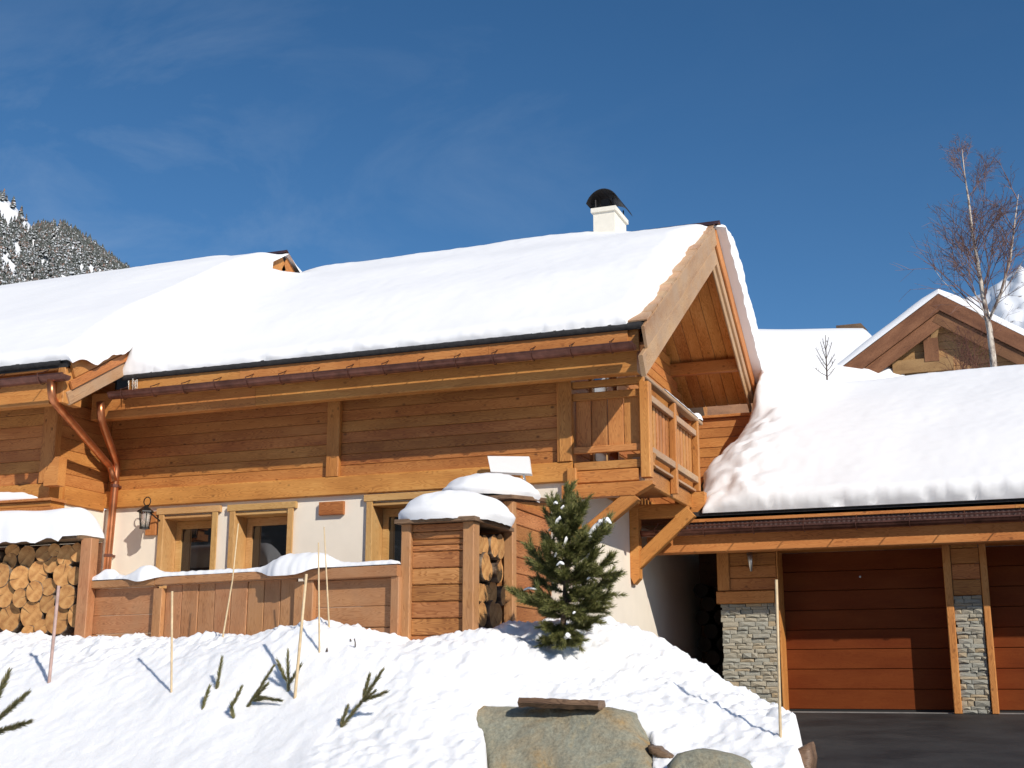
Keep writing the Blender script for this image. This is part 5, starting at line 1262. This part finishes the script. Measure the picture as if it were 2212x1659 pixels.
# main boughs: (y on trunk, tip x, tip y, depth)
BOUGH = [(1376,1182,1388,-.15),(1376,1250,1386,-.2),(1370,1222,1392,-.3),(1350,1180,1355,-.25),(1350,1268,1352,-.1),(1345,1215,1375,-.35),(1330,1168,1322,.2),(1335,1262,1330,.2),
  (1320,1112,1283,-.1),(1315,1160,1290,-.3),(1310,1300,1320,-.1),(1310,1285,1340,-.25),(1300,1322,1285,.0),(1300,1240,1330,-.4),(1295,1195,1310,-.4),(1290,1320,1255,.1),(1285,1290,1282,-.3),(1280,1165,1255,.2),
  (1270,1318,1208,.1),(1265,1150,1215,-.1),(1262,1140,1182,.1),(1255,1178,1188,-.3),(1255,1285,1235,-.3),(1250,1258,1225,-.4),(1245,1222,1240,-.42),(1240,1330,1240,.0),(1235,1165,1228,-.2),(1230,1275,1180,.2),
  (1225,1313,1130,.15),(1220,1180,1160,.1),(1215,1262,1165,-.25),(1205,1190,1175,-.3),(1200,1222,1195,-.35),(1195,1280,1155,.1),(1190,1195,1130,-.1),(1185,1182,1120,.1),(1175,1246,1130,-.2),(1170,1212,1145,-.3),
  (1165,1255,1100,.1),(1155,1200,1098,-.1),(1150,1190,1092,.15),(1145,1250,1108,.0),(1140,1232,1110,-.2),(1130,1212,1090,.05),(1120,1240,1085,.1),(1105,1225,1064,0),
  (1290,1250,1290,.35),(1250,1195,1250,.35),(1210,1245,1190,.3),(1330,1220,1330,.3),(1305,1140,1300,-.2),(1275,1305,1265,.2),(1340,1200,1378,-.3),(1360,1245,1372,-.35)]
def trunk_at(y):
    ys_ = [1400, 1340, 1260, 1180, 1110, 1085]; y = max(1085, min(1400, y))
    for i in range(5):
        if ys_[i] >= y >= ys_[i + 1]: return trunk[i].lerp(trunk[i + 1], (ys_[i] - y) / (ys_[i] - ys_[i + 1]))
    return trunk[-1]
PTIPS = []
BOUGH += [(min(1385, ty + rp.uniform(-8, 14)), 1218 + (x - 1218) * rp.uniform(.55, .88) + rp.uniform(-12, 12), y + rp.uniform(-14, 20), -dy * .8 + rp.uniform(-.14, .14)) for (ty, x, y, dy) in BOUGH[::2] if ty > 1120]
for (ty, x, y, dy) in BOUGH:
    a = trunk_at(ty); b = pt(x, y, dy * .9); mid = a.lerp(b, .55) + Vector((0, 0, -.02))
    tr.tube([a, mid, b], [.010, .007, .004], 5)
    L_ = (b - a).length; PTIPS.append(b)
    shoot(nm, sm_, mid, b, int(90 + 420 * L_), .068, .004, .72, .0036)
    shoot(nm, sm_, a.lerp(mid, .2), mid, int(60 + 260 * L_), .066, .004, .85, .0036)
    ns = 6 + int(L_ * 18)
    for k in range(ns):
        t = rp.uniform(.35, .95); p = a.lerp(mid, t / .55) if t < .55 else mid.lerp(b, (t - .55) / .45)
        d = (b - a).normalized(); off = Vector((rp.uniform(-1, 1), rp.uniform(-1, 1), rp.uniform(-.2, 1.0))) * .75
        e = p + (d + off).normalized() * rp.uniform(.08, .16)
        shoot(nm, sm_, p, e, 85, .064, .003, .75, .0036)
tr.build('trunk', PINEBK, pine); nm.build('crown', NEED, pine); sm_.build('twigs', PINEBK, pine)
# snow on the pine: lumpy pads lying along the boughs
def pad(path, r, label, seed):
    pts = []
    for a, b in zip(path[:-1], path[1:]):
        for t in np.linspace(0, 1, 6)[:-1]: pts.append(a.lerp(b, float(t)))
    pts.append(path[-1]); n = len(pts); rows = []
    for i, p in enumerate(pts):
        e = max(.06, ep(min(i, n - 1 - i) / (n - 1), .35)); row = []
        for j in range(13):
            a = 2 * math.pi * (j % 12) / 12; k = r * e * (1 + .55 * nz(p.x * 22 + seed, p.z * 22 + math.cos(a) * 1.3, math.sin(a) * 1.3 + p.y * 9))
            row.append(p + Vector((.25 * k * math.cos(a), k * math.cos(a), k * (.95 if math.sin(a) > 0 else .45) * math.sin(a))))
        rows.append(row)
    mb = MB(); mb.grid(rows); tag(mb.build('snow_clump', SNOW, smooth=True), label, 'snow', 'snow clumps on the pine')
PADS = [(((1262,1160),(1276,1152),(1287,1140),(1298,1128),(1312,1124),(1321,1131)), .036, .05, 'largest snow pad, curving along the upper right bough of the pine'),
 (((1264,1166),(1276,1168),(1286,1166)), .040, .0, 'snow pad at the inner end of the upper right pine bough'),
 (((1195,1090),(1201,1086),(1205,1088)), .024, -.12, 'snow clump on the left side of the pine just under its tip'),
 (((1212,1100),(1219,1093)), .022, -.14, 'snow clump below the very tip of the pine'),
 (((1236,1122),(1241,1108),(1246,1096)), .022, -.1, 'upright snow streak on the right of the pine below its tip'),
 (((1200,1132),(1206,1122),(1211,1118)), .026, -.24, 'snow clump in the upper middle of the pine'),
 (((1219,1180),(1222,1168),(1224,1160)), .022, -.3, 'narrow snow clump on the trunk line of the pine'),
 (((1198,1204),(1203,1194)), .016, -.3, 'tiny snow fleck left of the pine trunk at mid height'),
 (((1202,1222),(1211,1216),(1219,1219)), .020, -.4, 'snow clump by the orange gap in the middle of the pine'),
 (((1130,1276),(1142,1271),(1160,1274)), .018, -.08, 'long thin snow line on the lowest left bough of the pine'),
 (((1218,1380),(1226,1374),(1234,1378)), .034, -.34, 'snow clump at the foot of the pine'),
 (((1185,1148),(1190,1143)), .016, .0, 'small snow fleck on the left edge of the upper pine'),
 (((1237,1326),(1243,1322)), .014, -.42, 'tiny snow fleck low in the pine right of its trunk'),
 (((1268,1252),(1276,1246)), .018, -.2, 'small snow fleck on the right middle boughs of the pine')]
for k, (pp, r, dy, lab) in enumerate(PADS): pad([pt(x, y, dy) for x, y in pp], r, lab, k * 3.7)
# young pines poking out of the snow
def young(label, shoots, ln=.034, name='young_pine'):
    base = hit(*max([q_[2:4] for q_ in shoots], key=lambda q_: q_[1])); t = thing(name, base, label, 'young pine'); n_mb, s_mb = MB(), MB(); Yb = base.y
    for (x1, y1, x0, y0) in shoots:
        a, b = P(x0, y0, Y=Yb), P(x1, y1, Y=Yb + random.uniform(-.03, .03)); L_ = (b - a).length
        shoot(n_mb, s_mb, a - (b - a) * .08, b, int(70 + 760 * L_), ln * 1.75, .005, .50, .0042)
    n_mb.build('needles', NEED2, t); s_mb.build('stem', PINEBK, t)
young('single upright pine tip in the snow, left of the others below the vertical boards', [(479, 1424, 468, 1489)])
young('shortest pine tip leaning right in the snow near the thin bamboo cane', [(452, 1486, 437, 1530)])
young('bent pine tip with a drooping lower shoot in the snow', [(521, 1487, 500, 1527), (500, 1524, 505, 1553)])
young('slanting young pine with a low side branch to the right', [(589, 1442, 536, 1526), (604, 1512, 556, 1507), (575, 1480, 552, 1506), (570, 1508, 548, 1514)])
young('three pronged upright young pine beside the leaning bamboo pole', [(622, 1410, 623, 1494), (600, 1430, 618, 1470), (648, 1440, 626, 1475)])
young('largest young pine leaning right at the front of the bank', [(825, 1450, 786, 1509), (797, 1461, 785, 1507), (832, 1496, 784, 1514), (786, 1510, 738, 1570), (750, 1529, 736, 1566), (808, 1495, 782, 1516)])
# foreground pine at the left edge
fb = P(-120, 1620, Y=8.6); fgp = thing('young_pine', (fb.x, fb.y, bz(fb.x, fb.y)), 'pine branch tips reaching in at the lower left edge', 'young pine'); n_mb, s_mb = MB(), MB()
for (x1, y1, x0, y0) in ((18, 1455, -30, 1560), (56, 1500, -40, 1585), (62, 1560, -40, 1592), (-30, 1560, -120, 1640), (-40, 1585, -120, 1645)):
    a, b = P(x0, y0, Y=8.6), P(x1, y1, Y=8.6); shoot(n_mb, s_mb, a, b, int(160 + 1000 * (b - a).length), .075, .007, .55, .0042)
s_mb.tube([P(-120, 1640, Y=8.6), (fb.x - .05, fb.y, bz(fb.x, fb.y) - .1)], .02, 6); n_mb.build('needles', NEED2, fgp); s_mb.build('stem', PINEBK, fgp)
# dry stalks
for k, pts in enumerate((((1254, 306), (1262, 340), (1262, 382)), ((1216, 308), (1226, 330)), ((1012, 385), (1010, 425)))):
    q = [hit(460.7 + .243 * x, 1305.3 + .243 * y) for x, y in pts[-1:]][0]; mb = MB()
    mb.tube([P(460.7 + .243 * x, 1305.3 + .243 * y, Y=q.y - .01) for x, y in pts], [.006] * (len(pts) - 1) + [.007] if k < 2 else [.004, .014], 5)
    tag(mb.build('dry_stalk', TWIG), ['thin dry stalk poking from the snow right of the canes', 'tiny dry twig beside the stalk right of the canes', 'small dark dry bud in the snow under the two canes'][k], 'twig')

# stakes ---------------------------------------------------------------------
def stake(top, bot, r, mat, label, r2=None, curve=0):
    b = hit(*bot); a = P(*top, Y=b.y - .05); d = (a - b); pts = [b - d * .12, b, b + d * .5 + V_R * curve, a]
    mb = MB(); mb.tube(pts, [r, r, (r + (r2 or r)) / 2, r2 or r], 8)
    tag(mb.build('stake', mat, smooth=True), label, 'stake', 'marker stakes in the snow bank')
stake((127, 1265), (106, 1474), .017, PINKST, 'thick pinkish wooden stake in front of the log stack')
stake((372, 1277), (370, 1497), .011, BAMBOO, 'straight bamboo cane in front of the left fence post')
stake((515, 1131), (481, 1378), .010, BAMBOO, 'thin leaning cane that crosses in front of the middle windows', .006, .02)
stake((662, 1240), (637, 1506), .015, BAMBOO, 'thickest bamboo pole leaning right before the double fence posts', .013)
stake((688, 1172), (690, 1410), .010, BAMBOO, 'upright bamboo cane just right of the leaning pole', .007)
stake((700, 1138), (711, 1352), .010, BAMBOO, 'tall cane leaning left behind its upright neighbour', .006)
stake((1677, 1252), (1686, 1589), .013, BAMBOO, 'tall pole at the right end of the bank by the stone pier', .012)

# boulders -------------------------------------------------------------------
def boulder(name, poly, Yf, lean, depth, label, mat=BOULD, seed=0, rough=.05):
    """polygon of the front face; the face leans back, the block runs back into the bank"""
    pts = [P(x, y, Y=Yf + lean * (1659 - y) / 140.) for x, y in poly]
    c = sum(pts, Vector()) / len(pts)
    import bmesh
    bm = bmesh.new(); rings = []
    n = len(pts)
    for (k, dy, sc) in ((0, 0, .9), (1, .05, 1.0), (2, depth * .5, 1.0), (3, depth, .8)):
        rings.append([bm.verts.new(c + (p - c) * sc + Vector((0, dy, .0))) for p in pts])
    for r_ in range(3):
        for i in range(n): bm.faces.new((rings[r_][i], rings[r_][(i + 1) % n], rings[r_ + 1][(i + 1) % n], rings[r_ + 1][i]))
    cen = bm.verts.new(c + Vector((0, -.02, 0)))
    for i in range(n): bm.faces.new((rings[0][(i + 1) % n], rings[0][i], cen))
    bm.faces.new(rings[3]); bmesh.ops.recalc_face_normals(bm, faces=bm.faces[:])
    bmesh.ops.triangulate(bm, faces=bm.faces[:])
    for _ in range(4): bmesh.ops.subdivide_edges(bm, edges=[e for e in bm.edges if e.calc_length() > .07], cuts=1, use_grid_fill=True)
    bm.normal_update()
    for v in bm.verts:
        q = v.co * 1.6; v.co += v.normal * (rough * fbm(q.x + seed, q.y, q.z, 5)); 
    o_ = Vector((c.x, c.y, min(v.co.z for v in bm.verts)))
    for v in bm.verts: v.co -= o_
    me = bpy.data.meshes.new(name); bm.to_mesh(me); bm.free(); me.materials.append(mat); me.polygons.foreach_set('use_smooth', [True] * len(me.polygons)); me.update()
    return tag(link(bpy.data.objects.new(name, me), None, Matrix.Translation(o_)), label, 'boulder')
boulder('boulder', [(1012,1545),(1040,1524),(1120,1521),(1180,1517),(1240,1522),(1310,1530),(1352,1545),(1372,1590),(1392,1640),(1410,1700),(1420,1800),(1060,1800),(1048,1660),(1035,1600)], 10.45, .45, 1.0, 'large flat faced grey green boulder with rusty stains in the front of the bank', rough=.05)
boulder('boulder', [(1440,1655),(1462,1632),(1500,1624),(1560,1636),(1600,1652),(1625,1672),(1640,1720),(1630,1800),(1450,1800)], 10.30, .2, .8, 'smaller rounded grey boulder to the right of the large one', seed=5, rough=.03)
boulder('stone_block', [(1690,1650),(1722,1618),(1748,1604),(1755,1640),(1748,1700),(1690,1720)], 10.95, .15, .5, 'brown stone under the right end of the snow bank', mat=W_GREY, seed=9, rough=.02)
boulder('stone_block', [(1394,1608),(1420,1612),(1452,1632),(1450,1642),(1420,1640),(1398,1628)], 10.62, .1, .4, 'flat rusty stone wedged between the two boulders', mat=W_GREY, seed=12, rough=.02)
a, b = P(1128, 1517, Y=10.80), P(1300, 1524, Y=10.84)
mb = MB(); G = []
for i in range(25):
    t = i / 24; c = a.lerp(b, t); row = []
    for j in range(9):
        an_ = 2 * math.pi * (j % 8) / 8; r_ = .056 * (1 + .30 * nz(t * 9, math.cos(an_) * 2, math.sin(an_) * 2)) * (.55 if abs(math.sin(an_)) > .8 else 1)
        row.append((c.x, c.y + .12 * math.cos(an_), c.z + r_ * math.sin(an_)))
    G.append(row)
mb.grid(G); mb.add(G[0][:8], [tuple(range(8))]); mb.add(G[-1][:8], [tuple(range(7, -1, -1))])
tag(mb.build('wood_slab', W_GREY), 'split weathered wood slab lying on top of the large boulder', 'plank')

# birch ----------------------------------------------------------------------
YBi = 27.0
bp_ = lambda x, y, dy=0: P(x, y, Y=YBi + dy)
bi = thing('birch_tree', bp_(2150, 1000), 'tall bare white barked birch behind the garage roof', 'tree')
tp = [bp_(2152, 1000), bp_(2148, 800), bp_(2138, 715), bp_(2124, 640), bp_(2112, 570), bp_(2100, 500), bp_(2092, 430), bp_(2084, 380), bp_(2078, 320)]
tm = MB(); tm.tube(tp, [.095, .07, .06, .05, .04, .030, .021, .013, .004], 10)
tp2 = [bp_(2132, 700), bp_(2160, 640), bp_(2182, 560), bp_(2192, 480), bp_(2200, 420)]; tm.tube(tp2, [.035, .03, .025, .016, .005], 8)
tw_ = MB(); rb_ = random.Random(21); mdens = (8, 6, 3)
def interp(path, t):
    f = t * (len(path) - 1); i = min(int(f), len(path) - 2); return path[i].lerp(path[i + 1], f - i), (path[i + 1] - path[i]).normalized()
def limb(p, d, ln, r, lvl):
    pts = [p]; n = 5; cur = p.copy(); dd = d.copy()
    for i in range(n):
        dd = (dd + Vector((rb_.uniform(-.16, .16), rb_.uniform(-.16, .16), .07 if lvl < 2 else -.03))).normalized(); cur = cur + dd * (ln / n); pts.append(cur.copy())
    (tm if r > .014 else tw_).tube(pts, [r * .8 * (1 - .8 * i / n) + .0016 for i in range(n + 1)], 5 if lvl < 2 else 3, cap=False)
    if lvl < 3:
        m = mdens[lvl]
        for k in range(m):
            t = rb_.uniform(.2, 1.0); q, tg = interp(pts, t)
            o = tg.orthogonal().normalized(); o.rotate(Matrix.Rotation(rb_.uniform(0, 6.28), 3, tg))
            limb(q, (tg * .85 + o * rb_.uniform(.4, .8)).normalized(), ln * rb_.uniform(.35, .55), r * .5, lvl + 1)
for k in range(34):
    t = rb_.uniform(.16, .93) if k > 8 else rb_.uniform(.13, .4); p, tg = interp(tp[1:], t); th = rb_.uniform(0, 6.28)
    o = Vector((math.cos(th), math.sin(th), 0)); limb(p, (tg * .75 + o * .65).normalized(), (1 - t) * 1.35 + .45, .016 * (1 - t * .6), 1 if k % 3 else 0)
for k in range(14):
    p, tg = interp(tp2, rb_.uniform(.15, .95)); th = rb_.uniform(0, 6.28); limb(p, (tg * .8 + Vector((math.cos(th), math.sin(th), 0)) * .6).normalized(), .9, .012, 1)
p, tg = interp(tp[1:], .33); limb(bp_(2118, 655), (bp_(1960, 560, -1) - bp_(2118, 655)).normalized(), 1.75, .014, 1)
tm.build('trunk', BIRCH, bi, smooth=True); tw_.build('twigs', BTWIG, bi)
# reddish shrub in front of the neighbour's gable
mdens = (6, 4, 2)
sb = thing('shrub', bp_(2085, 900, 6), 'bare reddish shrub growing before the brown gable', 'shrub'); tw_ = MB(); tmk = tm; 
for k in range(34):
    b0 = bp_(rb_.uniform(2062, 2135), 830, 6 + rb_.uniform(-.5, .5)); limb(b0, Vector((rb_.uniform(-.45, .45), rb_.uniform(-.3, .3), 1)).normalized(), rb_.uniform(.7, 1.6), .009, 1)
tw_.build('twigs', BRED, sb)
# bare sapling left of the neighbour's roof
sp_ = thing('sapling', P(1783, 815, Y=26), 'bare grey sapling top poking above the garage roof snow', 'tree'); mb = MB(); c_ = lambda x, y: P(x, y, Y=26)
mb.tube([c_(1787, 830), c_(1785, 780), c_(1783, 724)], [.02, .014, .006], 6)
for (x0, y0, x1, y1) in ((1785, 775, 1797, 740), (1785, 778, 1772, 738), (1785, 790, 1762, 752), (1786, 792, 1803, 764), (1786, 800, 1765, 768), (1786, 803, 1804, 776), (1784, 755, 1790, 728), (1784, 758, 1777, 732), (1786, 812, 1760, 795), (1786, 815, 1803, 795)):
    a, b = c_(x0, y0), c_(x1, y1); mb.tube([a, a.lerp(b, .5) + Vector((0, 0, -.02)), b], [.008, .007, .005], 5)
    for k in range(7):
        q = a.lerp(b, random.uniform(.3, 1)); mb.tube([q, q + Vector((random.uniform(-.05, .05), 0, random.uniform(-.01, .06)))], [.004, .002], 3)
mb.build('branches', TWIG, sp_)
